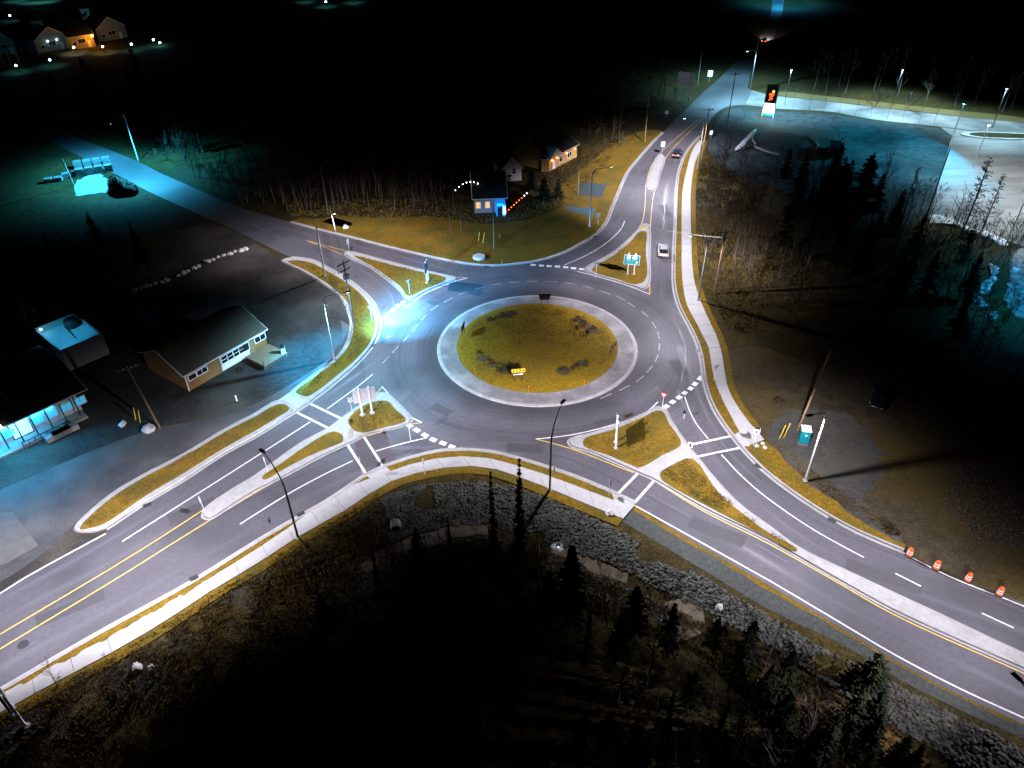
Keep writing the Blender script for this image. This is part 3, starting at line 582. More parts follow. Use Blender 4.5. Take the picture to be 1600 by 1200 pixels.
# ------------------------------------------------------------------ street lamps
def lamp_light(parent, loc, color, power, fwd=None, kind='street', r=.12, c0=.50, cut=(.22, .60), back=(-.50, .06), gamma=2.6):
    d = bpy.data.lights.new('lamp_light', 'POINT'); d.energy = power * LAMP; d.color = color; d.shadow_soft_size = r
    d.use_nodes = True; N = d.node_tree.nodes; L = d.node_tree.links; em = N['Emission']
    g = N.new('ShaderNodeNewGeometry'); sp = N.new('ShaderNodeSeparateXYZ'); L.new(g.outputs['Incoming'], sp.inputs[0])
    def mth(op, a, b=None):
        m = N.new('ShaderNodeMath'); m.operation = op
        for k, x in enumerate((a, b)):
            if x is None: continue
            if hasattr(x, 'links'): L.new(x, m.inputs[k])
            else: m.inputs[k].default_value = x
        return m.outputs[0]
    def smooth(x, lo, hi):
        m = N.new('ShaderNodeMapRange'); m.interpolation_type = 'SMOOTHSTEP'; m.inputs[1].default_value = lo; m.inputs[2].default_value = hi; L.new(x, m.inputs[0]); return m.outputs[0]
    cz = mth('MULTIPLY', sp.outputs[2], DOWN)
    s = mth('POWER', mth('MAXIMUM', cz, c0), -gamma)      # optic that throws more light sideways than straight down
    s = mth('MULTIPLY', s, smooth(cz, *cut))
    if fwd is not None:
        dd = mth('ADD', mth('MULTIPLY', sp.outputs[0], fwd.x * DOWN * -1), mth('MULTIPLY', sp.outputs[1], fwd.y * DOWN * -1))
        s = mth('MULTIPLY', s, smooth(dd, *back))           # house-side shield
    L.new(s, em.inputs['Strength'])
    o = bpy.data.objects.new('lamp_light', d); COL.objects.link(o); o.location = loc
    if parent: o.parent = parent
    return o
DOWN = -1.0
COOL = (.96, .91, 1.09); CYAN = (.05, .56, 1.0); COOLER = (.62, .85, 1.0); WARMW = (1, .88, .70)
def davit(base, head, h, color, power, label, black=False, group=None, wood=False, z0=0.05, lens=True, **kw):
    """street lamp with a bent arm; base/head: places on plan, h: height"""
    base = Vector(base); base.z = z0; v = Vector((head.x - base.x, head.y - base.y, 0)); ln = v.length; a = math.atan2(v.y, v.x)
    t = thing('street_lamp', label, 'street lamp', base, a, group)
    m = M_BLACK if black else M_GALV
    p = MB()
    if black:
        rr = 4.2; pts = [(0, 0, 0), (0, 0, h - rr)]
        for k in range(1, 9):
            w = PI / 2 * k / 8 * .72; pts.append((ln * (1 - math.cos(w)) / (1 - math.cos(PI / 2 * .72)), 0, h - rr + rr * math.sin(w) / math.sin(PI / 2 * .72)))
        p.tube(pts[:2] + pts[2:4], [.13, .10, .085, .08], 10); p.build('pole', m, t)
        q = MB(); q.tube(pts[3:], [.08, .072, .066, .06, .055, .05, .05], 8); q.build('arm', m, t)
    else:
        pts = [(0, 0, 0), (0, 0, h - 1.0), (.06, 0, h - .55), (.3, 0, h - .18), (.7, 0, h)]
        p.tube(pts, [.14, .10, .095, .09, .07], 10); p.build('pole', m, t)
        q = MB(); q.tube([(.65, 0, h - .02), (ln - .5, 0, h - .05)], [.05, .035], 6); q.build('arm', M_BLACK, t)
    b = MB(); b.lathe([(.28, -.3), (.28, .12), (.2, .16), (.2, .2)], 12); b.build('base', M_CONC, t)
    hd = MB(); hd.box((ln, 0, h - .02), (.75, .36, .13), taper=.8); hd.box((ln - .45, 0, h - .02), (.25, .16, .1)); ho = hd.build('lamp_head', M_BLACK, t)
    if lens:
        le = MB(); le.box((ln + .02, 0, h - .1), (.5, .28, .03)); le.build('lens', G_LED if color != CYAN else G_CY, ho)
    lamp_light(t, (ln, 0, h - .22), color, power, v.normalized(), **kw)
    return t
def plan(u, v, h): p = at(u, v, h); return p
PW = 10000
davit(at(466, 841), plan(409, 704, 11.0), 11.0, COOL, PW * 1.1, 'black street lamp with an arched arm on the verge beside the southwest pavement', True, cut=(.13, .57))
davit(at(859, 766), plan(880, 627, 11.2), 11.2, COOL, PW * 1.0, 'black street lamp with an arched arm standing behind the pavement below the roundabout', True, cut=(.17, .56), back=(-.78, -.05))
davit(at(1258, 752), plan(1264, 649, 10.2), 10.2, COOL, PW * .85, 'bright steel street lamp whose dark arm reaches over the east yard by the teal toilet', back=(-1.1, -.35), cut=(.27, .66))
davit(at(1091, 470), plan(1079.5, 368, 10.7), 10.7, COOL, PW * 1.0, 'steel street lamp behind the east pavement next to the timber utility pole', back=(-1.0, -.2), cut=(.14, .6))
p = at(1090, 264); davit(p, p + Vector((-4.2, .8, 0)), 11, COOL, PW * 1.3, 'slim steel street lamp at the far end of the east pavement', c0=.40, back=(-1.0, -.2))
p = at(921, 354); davit(p, p + Vector((3.6, 2.0, 0)), 11, COOL, PW * .75, 'steel street lamp on the north lawn beside the two dark driveways')
p = at(508, 432); davit(p, p + Vector((2.6, 2.4, 0)), 10.4, COOL, PW * .9, 'weathered street lamp on the tip of the northwest verge', back=(-.9, -.3), cut=(.12, .5))
p = at(522, 562.5); lamp8 = davit(p, p + Vector((3.2, 1.2, 0)), 10.4, (.32, .67, 1.0), PW * 1.4, 'bright street lamp on the grass verge where cyan light spills on the yard', back=(-1.3, -.9), cut=(.24, .72))
p = at(216, 250); davit(p, at(196, 266) , 10.5, CYAN, PW * 3.6, 'cyan lit street lamp standing alone beside the northwest road', back=(-.95, -.5), lens=True, cut=(.22, .70), c0=.5)
p = at(20, 1117); davit(p, p + Vector((-3.0, 4.6, 0)), 11.0, COOL, PW * 1.5, 'black street lamp at the end of the southwest pavement by the white sign', True)
hd = plan(1588, 1057, 11.0); davit(hd + Vector((2.0, -4.8, 0)), hd, 11.0, COOL, PW * .65, 'black street lamp reaching over the southeast leg from its south shoulder', True, back=(.0, .42))
# further lamps along the legs, outside the frame
p = at(1730, 985); davit(p + Vector((2, 6, 0)), p, 10.5, COOL, PW * .55, 'steel street lamp on the southeast leg further along the road')

# yard and side road lamps
def plain_lamp(base, h, color, power, label, name='lot_lamp', glowm=G_CY, group=None, head=.6, fwd=None, **kw):
    t = thing(name, label, 'lamp', Vector((base.x, base.y, 0)), 0, group)
    p = MB(); p.tube([(0, 0, -.05), (0, 0, h)], [.11, .07], 8); p.build('pole', M_GALV, t)
    q = MB(); q.box((0, 0, h + .06), (head, head * .6, .14), taper=.7); ho = q.build('lamp_head', M_BLACK, t)
    le = MB(); le.box((0, 0, h - .03), (head * .8, head * .45, .05)); le.build('lens', glowm, ho)
    lamp_light(t, (0, 0, h - .2), color, power, fwd, **kw); return t
SIDEC = (.50, .80, 1.0)
plain_lamp(at(1225, 166), 9.5, (.42, .78, 1), PW * 2.6, 'slender lamp post on the side road next to the lit pylon sign', 'road_lamp', cut=(.30, .62))
plain_lamp(at(1394, 166), 9.5, (.46, .80, 1), PW * 3.6, 'slender lamp post on the far verge halfway along the side road', 'road_lamp', cut=(.30, .62))
plain_lamp(at(1550, 200), 9.5, (.46, .82, 1), PW * 2.4, 'lamp post by the kerbed end of the parking lot', 'road_lamp', cut=(.28, .62))
plain_lamp(at(1585, 352), 9.5, (.80, .88, .92), PW * .85, 'parking lot lamp with a white glare beside the bare trees', 'lot_lamp')
plain_lamp(at(1597, 300), 9.5, (.80, .88, .92), PW * .85, 'parking lot lamp in the middle of the bright paving', 'lot_lamp')
plain_lamp(at(1520, 262), 9.5, (.75, .88, .94), PW * .75, 'dark headed lamp post standing on the bright parking lot', 'lot_lamp', back=(-.9, -.5))
plain_lamp(at(1640, 470), 9.0, (.03, .50, 1), PW * 1.1, 'cyan lamp post lighting the snow at the edge of the wood', 'lot_lamp')

added_lot_l = plain_lamp(at(1484, 226), 9.5, (.02, .48, .80), PW * 3.0, 'added lamp post at the corner of the parking lot washing the field cyan', 'lot_lamp', fwd=Vector((-1, -.1, 0)), back=(.04, .30), cut=(.06, .45), c0=.35)  # unseen post, added so that its light turns the field cyan
plain_lamp(at(1224, 4), 9.5, (.05, .5, 1), PW * 2, 'cyan lamp where the far north road leaves the picture', 'road_lamp', cut=(.2, .6))

def spot(parent, loc, aim, color, power, size=60, blend=.6, r=.1):
    d = bpy.data.lights.new('lamp_light', 'SPOT'); d.energy = power * LAMP; d.color = color; d.spot_size = R(size); d.spot_blend = blend; d.shadow_soft_size = r
    o = bpy.data.objects.new('lamp_light', d); COL.objects.link(o); o.location = loc
    o.rotation_euler = (Vector(aim) - Vector(loc)).to_track_quat('-Z', 'Y').to_euler()
    if parent: o.parent = parent
    return o

def added_flood(t, local, aim, color, power, size, label='added_flood_lamp'):
    ''' made-up floodlight head added on the lamp pole t to throw extra cyan '''
    bpy.context.view_layer.update(); inv = t.matrix_world.inverted(); a = inv @ Vector(aim); l = Vector(local); d = (a - l).normalized()
    m = MB(); m.tube([l - d * .25, l - d * .02], [.10, .16], 8); m.build(label, M_BLACK, t)  # head is made up to carry the added spot
    return spot(t, l + d * .05, a, color, power, size, .9, .12)
added_flood(lamp8, (.25, .25, 9.2), at(630, 492), (.22, .73, 1), PW * 30, 21)
_k = at(470, 605) - at(548, 500); _k = Vector((_k.y, -_k.x, 0)).normalized(); _k = _k if _k.x < 0 else -_k
lamp_light(lamp8, (-.32, 0, 9.2), (.0, .40, 1), PW * 4.5, _k, back=(.02, .10), cut=(.64, .90), c0=.65)  # extra cyan light without a head, added for the yard strip
added_flood(lamp8, (.35, .0, 8.8), at(650, 485), (.08, .46, 1), PW * 26, 58)

# ------------------------------------------------------------------ utility poles and wires
def utility_pole(base, h, label, cross=1, rz=.2, mat=M_WOOD, trafo=False, lean=0.0, r=.15, group=None):
    t = thing('utility_pole', label, 'utility pole', Vector((base.x, base.y, 0)), rz, group)
    p = MB(); p.tube([(0, 0, -.3), (lean, 0, h)], [r, r * .65], 10); p.build('pole', mat, t)
    for k in range(cross):
        c = MB(); c.box((lean, .12, h - .5 - k * 1.1), (2.3, .11, .13)); co_ = c.build('crossarm', M_WOODG, t)
        for x in (-1.0, -.45, .45, 1.0):
            i = MB(); i.lathe([(.03, 0), (.06, .05), (.06, .16), (.02, .2)], 6, (x + lean, .12, h - .44 - k * 1.1)); i.build('insulator', M_SIGNBACK, co_)
    if trafo:
        c = MB(); c.lathe([(.02, 0), (.26, .03), (.26, .85), (.1, .95)], 12, (lean + .1, -.38, h - 3.0)); c.build('transformer', M_GALV, t)
        c = MB(); c.lathe([(.02, 0), (.2, .03), (.2, .7), (.1, .8)], 12, (lean - .5, -.3, h - 2.8)); c.build('transformer', M_GALV, t)
    return t
def top(t, h): return Vector((t.location.x, t.location.y, h - .3))
u1 = utility_pole(at(552, 504), 10.6, 'grey utility pole with crossarms and transformers on the northwest verge', 2, .9, M_WOODG, True)
u2 = utility_pole(at(1246, 672), 12.0, 'tall ochre timber pole leaning beside the teal portable toilet', 0, 0, M_WOOD, lean=1.2)
u3 = utility_pole(at(1116, 460), 11.4, 'dark utility pole with a wide crossarm behind the east pavement', 2, .15, M_WOOD)
u4 = utility_pole(at(772, 388), 8.5, 'thin ochre pole on the lawn before the house with coloured lights', 0)
u5 = utility_pole(at(250, 668), 10, 'leaning ochre pole between the long lit shop and the ochre cottage', 1, .6, lean=-1.0)
u6 = utility_pole(at(903, 304), 10.5, 'tall thin pole beside the house with orange lights', 0)
u7 = utility_pole(at(1007, 222), 11.0, 'ochre pole at the edge of the trees along the north road', 0)
u8 = utility_pole(at(1034, 180), 11.5, 'pale pole beside the gravel pull off on the north road', 0, mat=M_WOODG)
u9 = utility_pole(at(1096, 252), 12.0, 'ochre timber pole close behind the far steel lamp', 1, .1)
u10 = utility_pole(at(1136, 196), 13.0, 'black utility pole with a crossarm at the junction', 1, .05, M_WOODG)
u11 = utility_pole(at(1090, 132), 11.0, 'thin cyan tinted pole past the billboard on the north road', 0, mat=M_WOODG)
u12 = utility_pole(at(1172, 140), 14.0, 'cyan lit pole beside the junction of the side road', 1, .2, M_WOODG)
m = MB(); m.tube([(0, 0, 10.2), (-1.5, -.6, 11), (-3.4, -1.2, 11.1)], .06, 6); m.build('lamp_arm', M_GALV, u12); m = MB(); m.box((-3.7, -1.3, 11.05), (.8, .4, .15)); m.build('lamp_head', M_GALV, u12); m = MB(); m.box((-3.7, -1.3, 10.96), (.6, .3, .04)); m.build('lens', G_CY, u12)
lamp_light(u12, (-3.7, -1.3, 10.8), (.30, .72, 1), PW * 1.6, None, cut=(.2, .6))
u13 = utility_pole(at(512, 328), 9.0, 'pale pole standing behind the dark pit', 0, mat=M_WOODG)
u14 = utility_pole(at(1449, 334), 13.0, 'black pole at the corner of the parking lot', 0, mat=M_BLACK)
def wire(a, b, label, sag=.8, r=.018):
    pts = [a.lerp(b, k / 12) - Vector((0, 0, sag * 4 * (k / 12) * (1 - k / 12))) for k in range(13)]
    mb = MB(); mb.tube(pts, r, 4, False); tag(mb.build('overhead_wire', pmat('wire_sheath', (.25, .24, .22), (.2, .2, .18), 3, .6)), label, 'wire')
wire(at(1128, 371, 8.0), at(1000, 352, 6.5), 'pale wire running from the dark crossarm pole across the north leg', .3, .03)
wire(top(u9, 12), top(u10, 13), 'wire from the ochre timber pole to the black junction pole')
wire(top(u8, 11.5), top(u9, 12), 'wire over the north road from the pale pole to the ochre pole')
wire(top(u7, 11), top(u9, 12), 'wire over the north road from the tree edge pole')
wire(top(u7, 11), top(u6, 10.5), 'wire from the tree edge pole to the pole by the orange lit house')
wire(top(u3, 11.4), top(u2, 12), 'wire from the crossarm pole down to the tall ochre pole', 1.0, .025)
wire(top(u3, 11.4), top(u9, 12), 'wire along the east pavement between two timber poles', 1.2, .025)
wire(top(u1, 10.6) + Vector((.7, -.5, 0)), top(u5, 10), 'wire over the west yard to the leaning ochre pole', 1.2, .025)
wire(top(u10, 13), top(u12, 14), 'wire across the junction between the black and the cyan lit pole')
wire(top(u1, 10.6), top(u13, 9), 'wire from the transformer pole to the pole behind the pit')

# ------------------------------------------------------------------ signs
def sign(base, faces, h, parts, label, z0=.12, posts=1, span=0.0, cat='sign', name='road_sign', pm=M_GALV, pr=.035, foot=False):
    """faces: direction (radians) the front looks to; parts: list of (part name, outline 2D pts (x across, y height), material, depth)"""
    t = thing(name, label, cat, Vector((base.x, base.y, z0)), faces + PI / 2)
    # local: front looks to -y, x to the viewer's right
    for k in range(posts):
        x = 0 if posts == 1 else -span / 2 + span * k / (posts - 1)
        p = MB(); p.tube([(x, .06, -.1), (x, .06, h)], pr, 6); po = p.build('post', pm, t)
        if foot:
            f = MB(); f.lathe([(pr * 3, -.05), (pr * 3, .08), (pr * 1.2, .16)], 8, (x, .06, 0)); f.build('footing', M_CONC, po)
    base_o = None
    for pn, pts, m, dep in parts:
        mb = MB(); th = .025
        mb.plate(pts, (0, -dep, 0), (1, 0, 0), (0, 0, 1), th)
        o = mb.build(pn, m, base_o if (base_o and dep > .002) else t)
        if dep <= .002: base_o = o
    return t
def rect(x, y, w, h): return [(x - w / 2, y - h / 2), (x + w / 2, y - h / 2), (x + w / 2, y + h / 2), (x - w / 2, y + h / 2)]
def tri(x, y, w, inv=True): k = w * .87 / 2; return [(x, y - k), (x + w / 2, y + k), (x - w / 2, y + k)] if inv else [(x - w / 2, y - k), (x + w / 2, y - k), (x, y + k)]
def ngon(x, y, r, n=20, sy=1): return [(x + r * math.cos(2 * PI * k / n), y + r * sy * math.sin(2 * PI * k / n)) for k in range(n)]
def chev(x, y, w, h): t = w * .45; return [(x - w / 2, y - h / 2), (x - w / 2 + t, y - h / 2), (x + w / 2, y), (x - w / 2 + t, y + h / 2), (x - w / 2, y + h / 2), (x + w / 2 - t, y)]
def arrow(x, y, w, h): return [(x - w / 2, y - h * .22), (x + w * .22, y - h * .22), (x + w * .22, y - h / 2), (x + w / 2, y), (x + w * .22, y + h / 2), (x + w * .22, y + h * .22), (x - w / 2, y + h * .22)]
def facing(a, b): v = Vector((b[0] - a[0], b[1] - a[1])); return math.atan2(v.y, v.x)
for (u, v), lab in (((810, 599.5), 'yellow chevron sign over a white arrow on the grass mound facing the south legs'), ((954, 556), 'yellow chevron sign seen obliquely at the east rim of the mound'),
               ((724.5, 527), 'dark chevron sign turned away at the west rim of the mound'), ((851, 478), 'black back of a chevron sign at the north rim of the mound')):
    b = at(u, v); d = facing((CC.x, CC.y), (b.x, b.y)); b2 = Vector((CC.x + math.cos(d) * 11.2, CC.y + math.sin(d) * 11.2, 0)) if v < 590 else b
    if v > 590: d = -PI / 2 + .12
    if v == 556: d = R(-38)
    if v == 527: d = R(168)
    if v == 478: d = R(93)
    pp = [('board', rect(0, 1.72, 1.85, .62), M_SYEL if v > 540 else M_BLACK if v == 478 else M_SYEL, 0)]
    bk = [('backing', rect(0, 1.72, 1.9, .66), M_BLACK, -.03)]
    pp = [('board', rect(0, 1.72, 1.85, .62), M_SYEL, 0)] + [('chevron_mark', chev(-.66 + .44 * k, 1.72, .32, .5), M_BLACK, .03) for k in range(4)] + [('arrow_plate', rect(0, 1.16, 1.6, .36), M_BLACK, .001), ('arrow_mark', arrow(0, 1.16, 1.45, .3), M_SWHITE, .031)]
    s = sign(b2, d, 2.0, pp, lab, z0=mound_z(b2.x, b2.y), posts=2, span=1.0, pm=M_BLACK)
    mb = MB(); mb.box((0, .025, 1.72), (1.86, .02, .64)); mb.box((0, .02, 1.16), (1.62, .02, .38)); mb.build('board_back', M_BLACK, s)
# green guide sign
lines = []
for row, (y, n, x0) in enumerate(((2.55, 8, -.95), (2.12, 7, -.95))):
    x = x0
    for k in range(n):
        w = (.10, .13, .08, .12, .11, .09, .13, .1)[k]; lines.append(('letter_stroke', rect(x + w / 2, y, w, .24), pmat('sign_letter', (.12, .52, .55), (.1, .45, .5), 3, .4), .028)); x += w + .07
gs = sign(at(985, 430), facing((at(985, 430).x, at(985, 430).y), (5, 40)), 3.9,
     [('panel', rect(0, 2.72, 2.6, 1.75), M_SGRN, 0)] + [('border', rect(0, 3.57, 2.6, .05), M_SWHITE, .028), ('border', rect(0, 1.87, 2.6, .05), M_SWHITE, .028), ('border', rect(-1.28, 2.72, .05, 1.7), M_SWHITE, .028), ('border', rect(1.28, 2.72, .05, 1.7), M_SWHITE, .028),
      ('route_shield', rect(-.55, 3.12, .55, .6), M_SWHITE, .028), ('route_shield', ngon(.45, 3.12, .42, 16, .7), M_SWHITE, .028), ('route_figure', rect(-.55, 3.12, .08, .36), M_BLACK, .056), ('arrow_mark', [(.65, 1.95), (.75, 1.95), (.85, 2.25), (1.0, 2.15), (.98, 2.6), (.62, 2.42), (.76, 2.33)], M_SWHITE, .028)] + lines,
     'green guide sign with two white shields on white posts in the north island', z0=.17, posts=2, span=1.1, pm=M_SWHITE, pr=.09, foot=True)
# large guide sign seen from behind on the west island
b = at(574, 648); d = facing((b.x, b.y), (b.x - 3, b.y + 10))
s = sign(b, R(108), 4.3, [('panel', rect(0, 3.05, 2.9, 2.1), M_SIGNBACK, 0)], 'large guide sign seen from behind on two thick white posts in the west island', z0=.17, posts=2, span=1.25, pm=M_SWHITE, pr=.12, foot=True)
mb = MB(); mb.box((0, -.03, 3.05), (2.88, .03, 2.08)); mb.build('sign_face', M_SGRN, s)
# edge on guide signs
s = sign(at(961, 697), R(175), 4.2, [('panel', rect(0, 3.0, 2.6, 2.0), M_SIGNBACK, 0)], 'guide sign seen edge on with white posts in the southeast island', z0=.17, posts=2, span=1.1, pm=M_SWHITE, pr=.10, foot=True)
s = sign(at(668, 441), R(172), 3.9, [('panel', rect(0, 2.8, 2.4, 1.9), M_SIGNBACK, 0)], 'guide sign seen edge on with white posts in the northwest island', z0=.17, posts=2, span=1.0, pm=M_SWHITE, pr=.10, foot=True)
def yield_sign(u, v, face, label, h=2.6, front=True):
    s = sign(at(u, v), face, h - .1, [('triangle', tri(0, h - .4, .95), M_SRED if front else M_SIGNBACK, 0)] + ([('white_field', tri(0, h - .37, .56), M_SWHITE, .028)] if front else []), label)
    if not front:
        pass
    return s
yield_sign(1034, 640, R(-125), 'red and white yield sign at the north corner of the southeast island')
yield_sign(1115, 596, R(-70), 'yield sign seen from the front edge beside the east pavement', front=False)
yield_sign(581, 501, R(150), 'pale triangular back of a yield sign on the northwest verge', front=False)
yield_sign(640, 460, R(140), 'teal tinted back of a yield sign on the northwest island', front=False)
yield_sign(931, 434, R(70), 'dark back of a yield sign by the dashes of the north leg', front=False)
yield_sign(641, 690, R(200), 'dark edge of a yield sign by the dashes of the west leg', front=False)
def small_sign(u, v, face, h, w, hh, m, label, fig=None, z0=.12):
    parts = [('plate', rect(0, h - hh / 2, w, hh), m, 0)]
    if fig: parts.append(('pictogram', fig, M_BLACK, .028))
    return sign(at(u, v), face, h - .05, parts, label, z0=z0)
def walker(y): return [(-.05, y - .25), (.02, y - .08), (.12, y - .25), (.17, y - .22), (.07, y), (.1, y + .1), (.05, y + .22), (-.06, y + .22), (-.09, y + .1), (-.14, y), (-.03, y - .03), (-.12, y - .22)]
small_sign(1177, 697, R(-105), 2.5, .75, .75, M_SWHITE, 'white crosswalk sign with a dark walking figure on the east landing', walker(2.12))
small_sign(1182, 696, R(-20), 2.4, .75, .75, M_SWHITE, 'second white crosswalk plate turned aside on the east landing')
small_sign(1075, 716, R(-110), 2.4, .6, .75, M_SWHITE, 'white crosswalk sign in the refuge of the southeast island', walker(2.0))
small_sign(952, 775, R(0), 2.4, .6, .75, M_BLACK, 'thin sign seen edge on where the south pavement meets the crosswalk')
small_sign(566, 742, R(190), 2.5, .6, .75, M_SIGNBACK, 'thin sign by the kerb at the west crosswalk')
small_sign(551, 648, R(100), 2.7, .6, .8, M_SIGNBACK, 'grey crosswalk sign back beside the guide sign of the west island')
small_sign(320, 803, R(200), 2.5, .55, .8, M_SIGNBACK, 'keep clear sign on the pointed end of the west island')
small_sign(428, 836, R(180), 2.5, .6, .6, M_BLACK, 'small dark sign in the grass strip beside the southwest kerb')
small_sign(418, 739, R(200), 2.4, .5, .6, M_SIGNBACK, 'thin sign seen edge on in the grass of the west island')
small_sign(546, 395, R(160), 2.6, .7, .9, M_SIGNBACK, 'pale keep clear sign on the nose of the northwest island')
small_sign(1034, 242, R(80), 3.0, .9, 1.2, M_SWHITE, 'bright white marker sign at the north tip of the long median')
small_sign(934, 352, R(-90), 2.4, .7, .8, M_SIGNBACK, 'small grey sign beside the lower driveway')
small_sign(1068, 655, R(-130), 1.3, .4, .5, M_BLACK, 'low dark marker sign on the road edge of the southeast island')
small_sign(663, 742, R(170), 2.4, .5, .6, M_SIGNBACK, 'thin grey post sign in the curved grass strip south of the roundabout')
small_sign(866, 742, R(100), 1.2, .25, .5, M_SWHITE, 'short white marker by the kerb near the black lamp')
small_sign(1005, 363, R(-80), 1.2, .6, .7, M_SYEL, 'yellow marker at the north nose of the north island', z0=.17)
small_sign(1041, 184, R(-100), 1.8, .9, .9, M_SWHITE, 'pale diamond sign at the gravel pull off')
small_sign(1110, 216, R(-100), 1.8, .7, 1.1, M_SWHITE, 'pale plate sign standing in the ochre grass behind the far lamp')
small_sign(1108, 128, R(-100), 3.2, 1.4, 1.8, M_SWHITE, 'cyan lit sign far along the north road')
s = sign(at(1067, 158), R(80), 8.0, [('panel', rect(0, 5.9, 4.4, 3.6), M_SIGNBACK, 0)], 'wide billboard seen from behind on two pale posts by the north road', z0=0, posts=2, span=3.1, pm=M_GALV, pr=.16, name='billboard', cat='billboard')
for k in range(4):
    mb = MB(); mb.box((0, .10, 4.5 + .9 * k), (4.3, .05, .06)); mb.build('stringer', M_GALV, s)
# bright sign at the southwest corner, panel edge on with two posts
b = at(32, 1119); s = sign(b, R(49), 4.6, [('panel', rect(0, 3.1, 3.2, 2.4), M_SIGNBACK, 0)], 'glaring white edge of a guide sign at the end of the southwest pavement', z0=-.2, posts=2, span=2.2, pm=M_SWHITE, pr=.11, foot=True)
# lit pylon sign by the side road
pz = at(1198, 188); rzp = facing((pz.x, pz.y), (0, 40)) + PI / 2
ps = thing('pylon_sign', 'tall lit pylon sign with an orange figure above a glaring white box', 'pylon sign', Vector((pz.x, pz.y, 0)), rzp)
mb = MB(); mb.box((-1.4, 0, 4.4), (.22, .5, 8.8)); mb.build('post', M_YPOST, ps); mb = MB(); mb.box((1.4, 0, 4.4), (.22, .5, 8.8)); mb.build('post', M_GALV, ps)
mb = MB(); mb.box((0, 0, 6.6), (2.55, .45, 4.4)); cab = mb.build('upper_cabinet', M_BLACK, ps)
mb = MB(); mb.box((0, 0, 8.87), (3.1, .55, .12)); mb.build('cap', M_YPOST, ps)
mb = MB(); mb.box((0, 0, 3.1), (2.55, .5, 2.3)); lb = mb.build('lower_cabinet', glow('sign_white_glow', (.95, 1, 1), 3.0), ps)
mb = MB(); mb.box((0, 0, 1.6), (2.5, .4, .6)); mb.build('lower_board', glow('sign_cyan_glow', (.0, .35, .5), .5), ps)
mb = MB(); mb.plate(ngon(.35, 7.35, .3, 14), (0, -.25, 0), (1, 0, 0), (0, 0, 1), .03); mb.build('figure_head', glow('figure_yellow', (1, .62, .1), 2.2), cab)
mb = MB(); mb.plate([(-.5, 5.0), (-.15, 5.0), (.0, 5.7), (.25, 5.2), (.5, 5.35), (.3, 6.0), (.65, 6.5), (.7, 7.0), (.4, 6.85), (.0, 7.0), (-.6, 6.75), (-.7, 6.4), (-.3, 6.4), (-.35, 5.9)], (0, -.25, 0), (1, 0, 0), (0, 0, 1), .03); mb.build('figure_body', glow('figure_red', (1, .10, .02), 2.0), cab)
lamp_light(ps, (0, -.9, 2.6), (.6, .95, 1), 420, None, cut=(-.6, -.2), c0=.6)
# roadside bollards
for i, (u, v, hgt, lab) in enumerate(((747, 378, 2.0, 'yellow guy guard, the western of two on the north lawn'), (754.5, 379, 2.0, 'yellow guy guard, the eastern of two on the north lawn'), (1218, 684, 2.0, 'yellow guy guard, the western of two near the teal toilet'), (1224.5, 683, 2.2, 'yellow guy guard, the eastern of two near the teal toilet'),
                                      (212, 656, 2.0, 'yellow post near the leaning ochre pole, the one further from the road'), (219, 660, 2.0, 'yellow post near the leaning ochre pole, the one nearer to the road'), (1155, 194, 4.0, 'pale guy guard, western of two behind the junction pole'), (1160, 194, 4.0, 'pale guy guard, eastern of two behind the junction pole'),
                                      (826, 613, .9, 'orange stake on the south rim of the mound'), (742, 586, .9, 'orange stake on the southwest rim of the mound'), (913, 603, .9, 'orange stake on the southeast rim of the mound'), (784, 413, .9, 'orange stake beside the north kerb'), (781, 372, .9, 'pale stake on the dark lawn by the thin pole'))):
    b = at(u, v); z = mound_z(b.x, b.y) if (b - CC).length < 11.8 else 0
    mb = MB(); mb.tube([(0, 0, -.1), (.35 if hgt > 1 else 0, 0, hgt)], .06, 6); o = mb.build('guard_post' if hgt > 1 else 'marker_stake', M_YPOST if i < 6 else M_SIGNBACK if i < 8 else M_ORANGE)
    o.location = (b.x, b.y, z); tag(o, lab, 'post' if hgt > 1 else 'stake', 'yellow guard posts' if hgt > 1 else 'marker stakes')
# traffic drums
def drum(u, v, label, tilt=0):
    p = at(u, v); t = thing('traffic_drum', label, 'traffic drum', (p.x, p.y, 0), rng.uniform(0, 6), 'orange traffic drums along the southeast road')
    b = MB(); b.lathe([(.30, .08), (.30, .3), (.27, .32), (.27, .58), (.25, .6), (.25, .85), (.22, .87), (.21, 1.05), (.1, 1.1)], 14); b.build('drum', M_ORANGE, t)
    for z, r in ((.38, .278), (.68, .258)):
        s = MB(); s.tube([(0, 0, z), (0, 0, z + .13)], r, 14, False); s.build('reflective_band', M_SWHITE, t)
    k = MB(); k.lathe([(.42, 0), (.42, .09), (.34, .12)], 14); k.build('rubber_base', M_RUBBER, t)
    h = MB(); h.tube([(-.08, 0, 1.08), (-.08, 0, 1.18), (.08, 0, 1.18), (.08, 0, 1.08)], .018, 5); h.build('handle', M_ORANGE, t)
drum(1420, 868, 'orange traffic drum next to the end of the kerb'); drum(1462, 888, 'orange traffic drum just past the one at the kerb end'); drum(1511, 907, 'orange traffic drum third along from the kerb end'); drum(1560, 929, 'orange traffic drum last along the bare edge')
